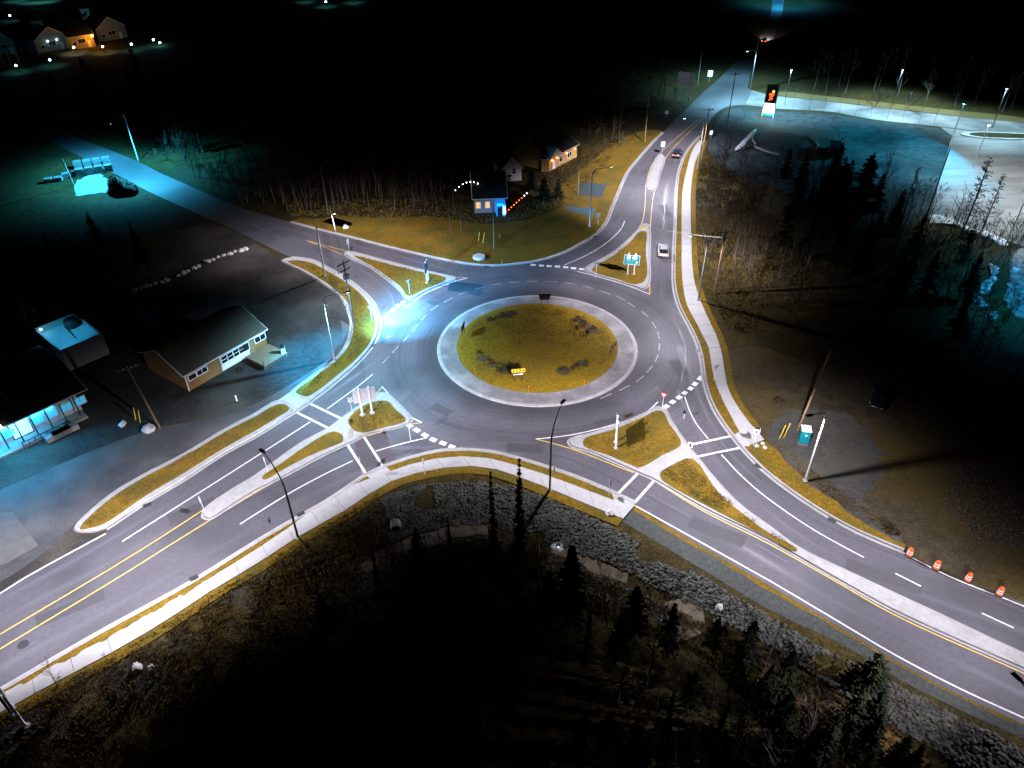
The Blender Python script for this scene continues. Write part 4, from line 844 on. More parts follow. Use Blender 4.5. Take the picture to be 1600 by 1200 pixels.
# portable toilet
p = at(1254, 691); t = thing('portable_toilet', 'teal portable toilet with a ribbed pale roof on the east yard', 'portable toilet', (p.x, p.y, -.03), R(-14))
mb = MB(); mb.box((0, 0, 1.1), (1.12, 1.12, 2.1)); mb.build('body', M_TEAL, t)
mb = MB(); mb.box((0, -.58, 1.08), (.8, .04, 1.9)); dr = mb.build('door', M_TEAL, t); mb = MB(); mb.box((.28, -.62, 1.1), (.06, .05, .2)); mb.build('handle', M_BLACK, dr); mb = MB(); mb.box((0.05, -.61, 1.6), (.22, .02, .22)); mb.build('door_sign', M_SWHITE, dr)
mb = MB(); mb.box((0, 0, 2.23), (1.2, 1.2, .18), taper=.93); rf = mb.build('roof', M_ROOFW, t)
for k in range(5):
    mb = MB(); mb.box((-.44 + .22 * k, 0, 2.34), (.08, 1.05, .06)); mb.build('roof_rib', M_ROOFW, rf)
mb = MB(); mb.tube([(-.42, .45, 2.2), (-.42, .45, 2.75)], .05, 6); mb.build('vent_pipe', M_BLACK, t)
mb = MB(); mb.box((0, 0, .04), (1.2, 1.25, .1)); mb.build('skid', pmat('skid_red', (.3, .06, .04), (.25, .05, .03), 3, .8), t)

# ------------------------------------------------------------------ vehicles
def loft(mb, secs):
    n = len(secs[0]); o = len(mb.v)
    for s in secs: mb.v += [tuple(p) for p in s]
    for i in range(len(secs) - 1):
        for k in range(n):
            k2 = (k + 1) % n; mb.f.append((o + i * n + k, o + i * n + k2, o + (i + 1) * n + k2, o + (i + 1) * n + k))
    mb.f.append(tuple(o + k for k in range(n))[::-1]); mb.f.append(tuple(o + (len(secs) - 1) * n + k for k in range(n)))
def car(loc, rz, body, label, tails=True, heads=False, beam=0, pickup=False, hm=G_HEAD):
    """front looks to +x"""
    t = thing('pickup_truck' if pickup else 'car', label, 'car' if not pickup else 'pickup truck', (loc.x, loc.y, .005), rz)
    L2 = 2.3 if not pickup else 2.8
    def sec(x, w, zb, zs, zt, wt): return [(x, -w * .92, zb), (x, -w, zb + .18), (x, -w, zs - .08), (x, -wt, zt), (x, wt, zt), (x, w, zs - .08), (x, w, zb + .18), (x, w * .92, zb)]
    m = MB(); up = .12 if pickup else 0
    loft(m, [sec(-L2, .78, .34 + up, .80 + up, .86 + up, .70), sec(-L2 + .12, .86, .26 + up, .90 + up, .96 + up, .78), sec(-1.2, .90, .24 + up, .95 + up, 1.0 + up, .82), sec(0, .91, .23 + up, .95 + up, 1.0 + up, .83), sec(.9, .90, .23 + up, .93 + up, .98 + up, .82), sec(L2 - .45, .87, .25 + up, .80 + up, .86 + up, .74), sec(L2 - .08, .80, .28 + up, .70 + up, .74 + up, .66), sec(L2, .68, .36 + up, .6 + up, .64 + up, .58)])
    bo = m.build('body', body, t, True)
    a, b_, c, d = (-1.95, -1.25, .35, 1.05) if not pickup else (-.35, -.2, .75, 1.35)
    g = MB(); loft(g, [[(a, -.76, .95 + up), (a, .76, .95 + up), (a + .02, .72, .99 + up), (a + .02, -.72, .99 + up)], [(b_, -.82, .95 + up), (b_, .82, .95 + up), (b_, .60, 1.43 + up), (b_, -.60, 1.43 + up)], [(c, -.82, .95 + up), (c, .82, .95 + up), (c, .60, 1.45 + up), (c, -.60, 1.45 + up)], [(d, -.78, .93 + up), (d, .78, .93 + up), (d, .74, .97 + up), (d, -.74, .97 + up)]])
    cb = g.build('cabin_glass', M_GLASS, t)
    r = MB(); r.box(((b_ + c) / 2, 0, 1.455 + up), (c - b_ + .1, 1.22, .05), taper=.92); r.build('roof', body, t)
    if pickup:
        k = MB(); k.box((-1.6, 0, 1.0 + up), (2.1, 1.5, .02)); k.build('cargo_bed', M_BLACK, t)
    for x in (-1.38, 1.42):
        for y in (-.80, .80):
            w = MB(); w.tube([(x, y - .11, .33), (x, y + .11, .33)], .33, 14); wo = w.build('wheel', M_RUBBER, t)
            q = MB(); q.tube([(x, y - .125 if y < 0 else y + .105, .33), (x, y - .105 if y < 0 else y + .125, .33)], .19, 10); q.build('rim', M_GALV, wo)
    for y in (-.62, .62):
        k = MB(); k.box((-L2 + .02, y, .80 + up), (.10, .36, .16)); k.build('tail_light', G_TAIL if tails else M_SRED, t)
        k = MB(); k.box((L2 - .09, y * .95, .62 + up), (.14, .30, .13)); k.build('headlight', hm if heads else M_SIGNBACK, t)
        k = MB(); k.box((.62, y * 1.56, 1.02 + up), (.10, .16, .12)); k.build('wing_mirror', body, t)
    k = MB(); k.box((-L2 - .005, 0, .48 + up), (.05, 1.5, .18)); bp = k.build('rear_bumper', M_BLACK, t); k = MB(); k.box((-L2 - .01, 0, .68 + up), (.03, .32, .14)); k.build('number_plate', M_SWHITE, t)
    k = MB(); k.box((L2 - .0, 0, .40 + up), (.08, 1.25, .2)); k.build('grille', M_BLACK, t)
    if beam:
        for y in (-.6, .6):
            spot(t, (L2 + .1, y, .68 + up), (L2 + 14, y * 1.5, -.2), (1, .96, .9), beam, 62, .9, .06)
    return t
CARS = pmat('silver_paint', (.50, .51, .54), (.47, .48, .5), 2, .3, metal=.5, coord='OBJ'); CARD = pmat('dark_blue_paint', (.02, .025, .06), (.02, .022, .05), 2, .3, coord='OBJ'); CARK = pmat('black_car_paint', (.010, .010, .012), (.012, .012, .013), 2, .25, coord='OBJ')
def road_dir(a, b): p, q = at(*a), at(*b); return math.atan2(q.y - p.y, q.x - p.x)
car(at(1036, 396), road_dir((1036, 420), (1036, 380)), CARS, 'silver car with glowing tail lights leaving the roundabout northward', True, True, 500)
car(at(1058, 243), road_dir((1048, 262), (1066, 228)), CARD, 'dark blue car with glowing tail lights beside the long median', True, True, 500)
car(at(1194, 66), road_dir((1188, 74), (1198, 58)), CARK, 'distant car with headlights on far along the north road', True, True, 9000)
car(at(1372, 626), R(-120), CARK, 'black pickup truck parked in the dark of the east yard', False, False, 0, True)

# ------------------------------------------------------------------ buildings
def house(p1, p2, W, hw, hr, label, wall, roof, cat='house', name='house', ov=.4, gable_front=False, z0=-.05, trim=M_FRAMEW):
    """front base line p1 -> p2 as seen from the road; local x along the front, y to the back"""
    v = p2 - p1; L_ = Vector((v.x, v.y, 0)).length; t = thing(name, label, cat, (p1.x, p1.y, z0), math.atan2(v.y, v.x))
    m = MB(); m.box((L_ / 2, W / 2, hw / 2), (L_, W, hw))
    if gable_front: m.plate([(0, hw), (L_, hw), (L_ / 2, hw + hr)], (0, 0, 0), (1, 0, 0), (0, 0, 1), -W)
    else: m.plate([(0, hw), (W, hw), (W / 2, hw + hr)], (0, 0, 0), (0, 1, 0), (0, 0, 1), L_)
    m.build('wall', wall, t)
    r = MB(); th = .14
    if gable_front:
        s = hr / (L_ / 2)
        for sg in (-1, 1):
            e = (L_ / 2 + sg * (L_ / 2 + ov)); pts = [(L_ / 2, hw + hr + .03), (e, hw - s * ov + .03)]
            q = [(pts[0][0], pts[0][1]), (pts[1][0], pts[1][1]), (pts[1][0], pts[1][1] + th), (pts[0][0], pts[0][1] + th)]
            r.plate(q, (0, -ov, 0), (1, 0, 0), (0, 0, 1), -(W + 2 * ov))
    else:
        s = hr / (W / 2)
        for sg in (-1, 1):
            e = W / 2 + sg * (W / 2 + ov)
            q = [(W / 2, hw + hr + .03), (e, hw - s * ov + .03), (e, hw - s * ov + .03 + th), (W / 2, hw + hr + .03 + th)]
            r.plate(q, (-ov, 0, 0), (0, 1, 0), (0, 0, 1), L_ + 2 * ov)
    ro = r.build('roof', roof, t)
    if trim:
        f = MB()
        if gable_front:
            for sg in (-1, 1): f.tube([(L_ / 2, -ov - .02, hw + hr + .1), (L_ / 2 + sg * (L_ / 2 + ov), -ov - .02, hw - s * ov + .1)], .11, 4)
        else:
            f.tube([(-ov, -ov - .02, hw - s * ov + .08), (L_ + ov, -ov - .02, hw - s * ov + .08)], .09, 4)
            for x in (-ov - .02, L_ + ov + .02):
                for sg in (-1, 1): f.tube([(x, W / 2, hw + hr + .1), (x, W / 2 + sg * (W / 2 + ov), hw - s * ov + .1)], .09, 4)
        f.build('fascia', trim, ro)
    t['L'] = L_
    return t
def window(t, x, z, w, h, cols=1, rows=1, pane=M_GLASS, frame=M_FRAMEW, y=0.0, name='window'):
    f = MB(); f.box((x, y - .03, z), (w + .16, .08, h + .16)); fo = f.build(name, frame, t)
    for i in range(cols):
        for j in range(rows):
            pw, ph = w / cols, h / rows; q = MB(); q.box((x - w / 2 + pw * (i + .5), y - .075, z - h / 2 + ph * (j + .5)), (pw - .10, .02, ph - .10)); q.build('pane', pane, fo)
    return fo
def door(t, x, w, h, m, y=0.0, z=0):
    d = MB(); d.box((x, y - .04, z + h / 2), (w, .09, h)); do = d.build('door', m, t); k = MB(); k.tube([(x + w * .36, y - .10, z + h * .48), (x + w * .36, y - .15, z + h * .48)], .04, 6); k.build('handle', M_GALV, do)
def chimney(t, x, y, z, h=1.4):
    for o in t.children:
        if o.name.startswith('roof'): c = MB(); c.box((x, y, z), (.7, .7, h)); c.build('chimney', pmat('chimney_brick', (.2, .09, .06), (.15, .07, .05), 4, .9), o)
# ochre cottage with a long white window band
h1 = house(at(296, 611), at(418, 540), 9.5, 2.9, 2.1, 'ochre cottage with a dark shingle roof and a white framed window band', M_BRICK, M_SHING); L1 = h1['L']
m = MB(); m.box((L1 * .585, -.05, 1.35), (L1 * .36, .12, 2.3)); m.build('window_surround', M_FRAMEW, h1)
for k in range(4): window(h1, L1 * (.455 + .075 * k), 1.85, .95, 1.1, 1, 2, y=-.12)
window(h1, L1 * .735, 1.85, 1.0, 1.2, 1, 1, y=-.12)
window(h1, L1 * .075, 1.9, 1.2, .8, 1, 1); window(h1, L1 * .19, 1.9, 1.6, .8, 2, 1); window(h1, L1 * .93, 1.9, 1.9, .9, 2, 1)
door(h1, L1 * .80, .95, 2.1, M_DECK)
m = MB(); m.box((.03, .06, 1.45), (.16, .16, 2.9)); m.build('corner_board', M_FRAMEW, h1)
for k in range(14): m = MB(); m.box((L1 * .69 + .3 * k, -2.6, .62), (.28, 4.2, .05)); m.build('deck_board', M_DECK, h1)
m = MB(); m.box((L1 * .69 + 2, -2.55, .3), (4.0, 4.0, .58)); m.build('deck_frame', pmat('deck_dark', (.05, .04, .025), (.04, .03, .02), 3, .9), h1)
m = MB(); m.tube([(L1 * .69 - .12, -4.6, .65), (L1 * .69 - .12, -.3, .65)], .06, 5); m.tube([(L1 * .69 - .12, -4.6, .05), (L1 * .69 - .12, -4.6, 1.5)], .06, 5); m.build('railing', M_WOODG, h1)
# small cabinet beside the cottage, shrub, markers
p = at(444, 556); t = thing('gas_cabinet', 'small black and white cabinet on the paving beside the ochre cottage', 'cabinet', (p.x, p.y, -.03), .4)
m = MB(); m.box((0, 0, .75), (.7, .6, 1.5)); m.build('body', M_SIGNBACK, t); m = MB(); m.box((0, 0, 1.75), (.6, .55, .5), taper=.8); m.build('top', M_BLACK, t); m = MB(); m.box((0, -.32, .8), (.5, .04, .9)); m.build('door', M_SWHITE, t)
p = at(370, 626); m = MB(); m.lathe([(.12, 0), (.12, .8), (.06, .95)], 8); o = m.build('marker_post', M_SWHITE); o.location = (p.x, p.y, -.03); tag(o, 'short white marker post on the paving before the ochre cottage', 'post')
# long shop with a cyan lit front
h2 = house(at(-76, 737), at(129, 641), 13, 3.6, 1.6, 'long low shop with a black roof and a cyan lit front', M_SIDEW, M_SHINGD, 'shop', 'shop', 1.2, trim=M_GALV); L2_ = h2['L']
def px_x(u): return (u + 70) / 212 * L2_ * (1.0)
for k in range(9):
    x = L2_ * (.06 + .112 * k)
    m = MB(); m.box((x, -1.15, 1.8), (.14, .14, 3.6)); m.build('column', M_BLACK, h2)
for k in range(9):
    x = L2_ * (.06 + .112 * k) + L2_ * .056
    if k in (4,): continue
    window(h2, x, 1.55, L2_ * .085, 1.1, 2, 1, glow('shop_pane', (.06, .50, .80), .55), M_FRAMEW)
for k in range(2): window(h2, L2_ * (.515 + .05 * k), 1.5, 1.5, 2.2, 1, 1, glow('shop_door_pane', (.55, .88, 1), .8), M_BLACK, name='glass_door')
m = MB(); m.box((L2_ * .5, -1.0, .12), (L2_ * .98, 2.2, .3)); m.build('walkway', M_CONC, h2)
for k in range(3): m = MB(); m.box((L2_ * (.70 + .055 * k), -3.0, .35), (2.2, 1.0, .7)); o = m.build('planter', M_CONC, h2)
m = MB(); m.tube([(L2_ * .48, -2.3, 1.0), (L2_ * .85, -2.3, 1.0)], .05, 5); m.tube([(L2_ * .48, -2.3, .55), (L2_ * .85, -2.3, .55)], .04, 5)
for k in range(9): m.tube([(L2_ * (.48 + .046 * k), -2.3, 0), (L2_ * (.48 + .046 * k), -2.3, 1.0)], .04, 5)
m.build('railing', M_BLACK, h2)
for k in range(2):
    x = L2_ * (.34 + .14 * k) if k else L2_ * .36
m = MB(); m.plate([(-1.4, 0), (1.4, 0), (0, 1.2)], (L2_ * .50, 4.0, 4.6), (1, 0, 0), (0, 0, 1), -2.2); m.build('dormer', pmat('blue_dormer', (.10, .22, .32), (.08, .18, .26), 2, .7), h2)
for k in range(5):
    lamp_light(h2, (L2_ * (.30 + .12 * k), -.75, 3.2), (.02, .46, 1), (620, 620, 620, 480, 200)[k], Vector((-.85, -.5, 0)), cut=(-.2, .1), c0=.6, back=(-.45, .1))
    m = MB(); m.lathe([(.12, 0), (.12, .1)], 8, (L2_ * (.30 + .12 * k), -.75, 3.3)); m.build('soffit_lamp', G_CY, h2)
m = MB(); m.box((L2_ * .395, -1.35, 3.75), (.8, .3, .3)); m.build('eave_lamp', glow('eave_white', (.95, .97, 1), 12), h2)
lamp_light(h2, (L2_ * .395, -1.9, 3.7), (.03, .48, 1), 1800, Vector((.45, -.9, 0)), cut=(.05, .3), c0=.4, back=(-.2, .2))
# annex with a cyan lit terrace
p1, p2 = at(108, 580), at(172, 552); t = house(p1, p2, 9, 2.6, .0001, 'flat roofed annex with a cyan lit terrace and a dark tank', M_SIDEG, M_SHINGD, 'annex', 'annex', .1, trim=None); La = t['L']
for o in list(t.children):
    if o.name.startswith('roof'): bpy.data.objects.remove(o)
m = MB(); m.box((La / 2, 4.5, 2.68), (La, 9, .12)); m.build('roof_deck', pmat('terrace_deck', (.36, .40, .42), (.28, .32, .34), 1.2, .7), t)
for c, d in (((La / 2, .1, 3.1), (La, .2, .8)), ((La / 2, 8.9, 3.1), (La, .2, .8)), ((.1, 4.5, 3.1), (.2, 8.6, .8)), ((La - .1, 4.5, 3.1), (.2, 8.6, .8))): m = MB(); m.box(c, d); m.build('parapet', M_SIDEG, t)
m = MB(); m.lathe([(.9, 2.75), (.9, 3.9), (.5, 4.1)], 14, (La - 1.6, 6.6, 0)); m.build('tank', M_BLACK, t)
m = MB(); m.tube([(La * .55, 3.0, 2.75), (La * .55, 6.5, 3.4)], .08, 5); m.build('duct', M_BLACK, t)
m = MB(); m.lathe([(.15, 0), (.15, .2)], 8, (.5, 7.5, 3.6)); m.build('terrace_lamp', G_CY, t)
lamp_light(t, (La * .35, 4.6, 5.2), (.05, .55, 1), 260, None, cut=(.2, .6), c0=.6)
# houses north of the roundabout
h3 = house(at(742, 333), at(790, 331), 11, 3.2, 3.2, 'dark house with a blue lit porch and red and white string lights', M_SIDEG, M_SHINGD, gable_front=False); L3 = h3['L']
window(h3, L3 * .12, 1.7, .9, 1.3, 1, 2, G_WARM); window(h3, L3 * .42, 1.7, .9, 1.3, 1, 2, G_WARM)
m = MB(); m.box((L3 * .83, -1.0, 1.35), (L3 * .3, 2.0, 2.7)); po_ = m.build('porch', glow('blue_wall_glow', (.01, .22, .9), .8), h3)  # whole porch box glows, standing for the blue light on it
door(h3, L3 * .80, 1.0, 2.1, M_BLACK, -2.0); window(h3, L3 * .93, 1.3, .6, 1.8, 1, 1, glow('ice_pane', (.5, .85, 1), 2.0), y=-2.0)
for k in range(9): m = MB(); m.lathe([(.02, 0), (.13, .1), (.02, .24)], 6, (L3 * 1.0 + .55 * k, -1.4 + .35 * k, .5 + .32 * k)); m.build('string_bulb', G_RED if k < 7 else G_WB, h3)
for k in range(7): m = MB(); m.lathe([(.02, 0), (.12, .1), (.02, .24)], 6, (-3.6 + .75 * k, 2.6, 5.4 - .10 * (k - 4) ** 2)); m.build('string_bulb', G_WB, h3)
lamp_light(h3, (L3 * .8, -2.6, 2.4), (.02, .30, 1), 60, None, cut=(-.9, -.6), c0=.7)
h4 = house(at(785, 284), at(815, 281), 9, 3.0, 2.2, 'small pale gabled house between two lit neighbours', M_SIDEW, M_SHINGD, gable_front=True); L4 = h4['L']
window(h4, L4 * .6, 2.2, .9, 1.2, 1, 2); window(h4, L4 * .25, 1.2, 2.0, .6, 2, 1)
h5 = house(at(857, 268), at(901, 245), 10, 3.1, 2.6, 'ochre sided house with orange bulbs under its eaves', pmat('yellow_siding', (.42, .26, .08), (.34, .21, .06), 2, .85, stretch=(.2, .2, 6)), M_SHINGD, gable_front=False); L5 = h5['L']
for k in range(4):
    x = L5 * (.08, .26, .58, .88)[k]; m = MB(); m.lathe([(.02, 0), (.22, .15), (.22, .3), (.02, .5)], 8, (x, -.3, 2.1)); m.build('orange_bulb', G_ORL, h5); lamp_light(h5, (x, -.7, 2.3), (1, .24, .05), 14, None, cut=(-.9, -.7), c0=.8)
window(h5, L5 * .42, 1.5, 1.3, 1.3, 2, 1); window(h5, L5 * .72, 1.5, 1.5, 1.2, 2, 1); door(h5, L5 * .17, 1.0, 2.1, M_SWHITE)
m = MB(); m.plate([(-2.4, 0), (2.4, 0), (0, 1.9)], (L5 * .2, -.55, 3.0), (1, 0, 0), (0, 0, 1), -3.0); m.build('porch_gable', M_SIDEW, h5)
h6 = house(at(846, 268), at(858, 268), 8, 3.0, 2.0, 'low wing beside the house with orange bulbs', MATS['yellow_siding'], M_SHINGD)
# far houses at the edge of the village
FH = [((-6, 84), (28, 84), True, 'gabled house at the very edge of the village behind three thin posts', M_SIDEG), ((60, 84), (110, 74), True, 'far gabled house with two wall lamps on its front', M_SIDEG), ((112, 78), (150, 72), False, 'far house lit orange by a sodium lamp', MATS['yellow_siding']),
      ((155, 66), (200, 58), True, 'far gabled house with one dim window next to the sodium lamp', M_SIDEG), ((52, 52), (72, 49), False, 'far pale house behind the gabled ones', M_SIDEW), ((130, 31), (143, 30), False, 'farthest small house with a cyan lit wall', M_SIDEW), ((118, 186), (104, 192), False, 'tiny shed beside the dark northwest road', M_SIDEW)]
for i, (a, b, gf, lab, wm) in enumerate(FH):
    if i == 6: a, b = b, a
    t = house(at(*a), at(*b), 12 if i < 6 else 3, 4.2 if i < 6 else 2.2, 3.6 if gf else 2.4 if i < 6 else .8, lab, wm, M_SHINGD, gable_front=gf, name='house' if i < 6 else 'shed', cat='house' if i < 6 else 'shed'); Lh = t['L']
    window(t, Lh * .5, 2.4 if i < 6 else 1.2, min(2.6, Lh * .3), 1.5 if i < 6 else .6, 2, 1)
    if i < 6: window(t, Lh * .2, 1.8, 1.3, 1.3, 1, 1); door(t, Lh * .78, 1.1, 2.2, M_SWHITE)
    if i == 1:
        for x in (.38, .66): m = MB(); m.lathe([(.05, 0), (.3, .2), (.05, .5)], 8, (Lh * x, -.35, 3.2)); m.build('wall_lamp', glow('house_lamp', (.8, .95, 1), 8), t); lamp_light(t, (Lh * x, -.9, 3.2), (.25, .7, 1), 8, None, cut=(-.9, -.7), c0=.8)
    if i == 2:
        m = MB(); m.lathe([(.05, 0), (.5, .4), (.05, .9)], 8, (Lh * .92, -1.6, 3.4)); m.build('wall_lamp', G_AMB, t); lamp_light(t, (Lh * .85, -3.0, 4.2), (1, .42, .03), 500, None, cut=(-1.2, -1.0), c0=.8)
    if i in (3, 0, 4, 5): lamp_light(t, (Lh * .5, -6.0, 5.0), (.25, .75, 1), (25, 0, 0, 18, 20, 60)[i], None, cut=(-1.2, -1.0), c0=.8)
def garden_lamp(u, v, label, col=(.05, .6, 1), pw=260, gm_=G_CY, h=1.7):
    p = at(u, v); t = thing('garden_lamp', label, 'garden lamp', (p.x, p.y, -.05))
    m = MB(); m.tube([(0, 0, -.1), (0, 0, h)], .06, 6); m.build('post', M_BLACK, t)
    m = MB(); m.lathe([(.1, h), (.32, h + .15), (.32, h + .4), (.1, h + .55)], 10); m.build('globe', gm_, t)
    lamp_light(t, (0, 0, h + 1.1), col, pw, None, cut=(.35, .7), c0=.5)
garden_lamp(28.5, 112, 'cyan garden lamp below the gabled house at the edge'); garden_lamp(81, 103, 'cyan garden lamp alone on the dark slope before the houses'); garden_lamp(118, 83, 'white garden lamp beside the orange lit house', (.9, .95, 1), 420, glow('lamp_white', (.9, .97, 1), 40)); garden_lamp(163, 82, 'pale garden lamp with a yellow pool of light', (1, .9, .55), 300, glow('lamp_cream', (1, .93, .85), 30)); garden_lamp(208, 78, 'cyan garden lamp second from the end of the row'); garden_lamp(242, 71, 'cyan garden lamp at the end of the row', pw=200); garden_lamp(251, 71.5, 'faint cyan lamp just past the last of the row', pw=60, h=.8)
for u, v, pw in ((24, 2, 500), (46, 4, 700), (62, 4, 500), (78, 2, 400), (510, 10, 300), (478, 3, 200), (553, 4, 250), (18, 32, 60)):
    garden_lamp(u, v, {24: 'far cyan lamp at the top of the village, outermost of four', 46: 'far cyan lamp at the top of the village, brightest of four', 62: 'far cyan lamp at the top of the village beside the brightest', 78: 'far cyan lamp at the top of the village, innermost of four', 510: 'lone cyan lamp beyond the black wood', 478: 'faint cyan lamp beyond the black wood', 553: 'flat cyan lamp far beyond the black wood', 18: 'dim cyan lamp above the gabled house'}[u], pw=pw * 1.5)
for i, u in enumerate((6, 18, 31)):
    p = at(u, 100 + 2 * (i % 2)); m = MB(); m.tube([(0, 0, 0), (0, 0, 5.5)], .09, 5); o = m.build('fence_post', M_SIGNBACK); o.location = (p.x, p.y, -.05); tag(o, ('thin pale post at the picture edge below the gabled house', 'thin pale post in the middle of three below the gabled house', 'thin pale post closest to the cyan garden lamp')[i], 'post', 'thin posts below the gabled house')
# ------------------------------------------------------------------ stones, snow, small ground things
def rock_mesh(r, seed, flat=.7):
    bm = bmesh.new(); bmesh.ops.create_icosphere(bm, subdivisions=1, radius=1); g = random.Random(seed)
    for v in bm.verts: v.co *= r * g.uniform(.7, 1.25); v.co.z *= flat
    vs = [tuple(v.co) for v in bm.verts]; fs = [tuple(v.index for v in f.verts) for f in bm.faces]; bm.free(); return vs, fs
PROTO = [rock_mesh(1, k, .75) for k in range(8)]
def inside(x, y, poly):
    c = False; j = len(poly) - 1
    for i in range(len(poly)):
        if (poly[i].y > y) != (poly[j].y > y) and x < (poly[j].x - poly[i].x) * (y - poly[i].y) / (poly[j].y - poly[i].y) + poly[i].x: c = not c
        j = i
    return c
def rocks(name, px, n, r0, r1, mat, sink=.3, seed=1, zf=hz):
    poly = [at(u, v) for u, v in px]; g = random.Random(seed); xs = [p.x for p in poly]; ys = [p.y for p in poly]; V = []; F = []; k = 0; tries = 0
    while k < n and tries < n * 20:
        tries += 1; x, y = g.uniform(min(xs), max(xs)), g.uniform(min(ys), max(ys))
        if not inside(x, y, poly): continue
        if mnoise.noise(Vector((x * .25, y * .25, seed))) < -.35: continue
        vs, fs = PROTO[g.randrange(8)]; r = r0 * (r1 / r0) ** (g.random() ** 1.6); a = g.uniform(0, 6.28); ca, sa = math.cos(a), math.sin(a); z = zf(x, y) + r * sink; o = len(V); sx, sz = g.uniform(.8, 1.3), g.uniform(.6, 1.1)
        V += [(x + (p[0] * ca * sx - p[1] * sa) * r, y + (p[0] * sa * sx + p[1] * ca) * r, z + p[2] * r * sz) for p in vs]; F += [tuple(i + o for i in f) for f in fs]; k += 1
    mb = MB(); mb.v = V; mb.f = F; return struct(name, mb, mat, kind='stuff')
RIP = [(575, 800), (590, 782), (625, 766), (660, 755), (740, 749), (800, 758), (860, 780), (920, 805), (975, 832), (1010, 852), (1060, 880), (1100, 902), (1200, 962), (1300, 1020), (1400, 1068), (1500, 1122), (1620, 1180), (1640, 1230), (1500, 1185), (1400, 1125), (1300, 1062), (1210, 1005), (1130, 962), (1060, 925), (1000, 895), (950, 868), (880, 845), (840, 830), (760, 806), (700, 806), (640, 820), (600, 838)]
rocks('riprap', RIP, 10500, .085, .25, M_ROCK, .35, 3)
rocks('loose_stones', [(560, 880), (640, 840), (760, 822), (860, 850), (960, 890), (1060, 945), (1060, 975), (950, 925), (860, 890), (760, 860), (640, 880), (560, 910)], 1600, .07, .22, M_ROCK, .3, 5)
rocks('yard_rubble', [(1500, 720), (1580, 730), (1620, 860), (1540, 850), (1470, 790)], 1500, .06, .18, pmat('earthy_rubble', (.062, .053, .034), (.03, .026, .017), 2, .95), .25, 8, lambda x, y: -.03)
def boulder(u, v, r, label, mat=M_PALEROCK, group=None, name='boulder', z=None, flat=.8):
    p = atg(u, v); bm = bmesh.new(); bmesh.ops.create_icosphere(bm, subdivisions=2, radius=1); s = rng.random() * 50
    for q in bm.verts: q.co *= r * (1 + .45 * mnoise.noise(q.co * 1.3 + Vector((s, 0, 0)))); q.co.z *= flat
    me = bpy.data.meshes.new(name); bm.to_mesh(me); bm.free(); me.materials.append(mat); o = link(name, me); o.location = (p.x, p.y, p.z + r * .25); tag(o, label, name.replace('_', ' '), group)
for args in ((1124, 950, .4, 'pale boulder on the slope below the riprap'), (1122, 975, .5, 'mossy boulder just below the pale boulder', M_ROCK), (953, 803, .5, 'pale stone at the corner of the pavement end'), (540, 356, .6, 'pale stone at the rim of the dark pit'),
             (234, 672, .8, 'white heap of stone beside the leaning ochre pole'), (192, 664, .5, 'small pale stone near the yellow posts'), (1168, 696.5, .28, 'white stone at the landing edge nearest to the crosswalk'), (1182, 698, .3, 'white stone beside the post of the crosswalk sign'), (1192, 694, .28, 'cream stone behind the crosswalk sign'), (1195, 700, .3, 'pale stone furthest into the grass by the crosswalk sign'),
             (608, 527, .3, 'small pale stone on the northwest verge'), (215, 1045, .5, 'pale stone in the weeds below the southwest pavement'), (236, 1044, .35, 'smaller pale stone in the weeds below the southwest pavement')):
    boulder(*args)
for k in range(22):   # row of pale stones along the edge of the west lot
    tt = k / 21; u, v = 211 + 172 * tt + rng.uniform(-2, 2), 453 - 62 * tt + 3.5 * math.sin(tt * 6) + rng.uniform(-1, 1)
    if k in (7, 13): continue
    boulder(u, v, rng.uniform(.38, .62), 'pale stone in the row along the edge of the dark west lot', group='row of pale stones', name='edge_stone', flat=.5)
p = at(749, 403); mb = MB(); mb.lathe([(1.15, 0), (1.15, .35), (1.0, .45)], 18); o = mb.build('concrete_pad', M_PALEROCK); o.location = (p.x, p.y, -.03); tag(o, 'round pale concrete pad on the lawn by the yellow guy guards', 'concrete pad')
p = atg(618, 822); cu = thing('culvert_pipe', 'open end of a round concrete culvert pipe in the bank', 'culvert', (p.x, p.y, p.z + .1), R(12))
mb = MB(); n = 18
for r0, y0, r1, y1 in ((.62, -.6, .62, .5), (.48, .5, .48, -.6), (.48, -.6, .62, -.6)): mb.add([(r0 * math.cos(2 * PI * k / n), y0, r0 * math.sin(2 * PI * k / n)) for k in range(n)] + [(r1 * math.cos(2 * PI * k / n), y1, r1 * math.sin(2 * PI * k / n)) for k in range(n)], [(k, (k + 1) % n, n + (k + 1) % n, n + k) for k in range(n)])
mb.build('pipe', M_CONC, cu)
mb = MB(); mb.tube([(0, .3, 0), (0, .35, 0)], .5, 16); mb.build('pipe_mouth', M_BLACK, cu)
M_SNOWD = pmat('dirty_snow', (.62, .64, .67), (.16, .165, .17), 1.3, .8, .08, 4, c3=(.06, .055, .045), s3=.8, t3=(.42, .62))
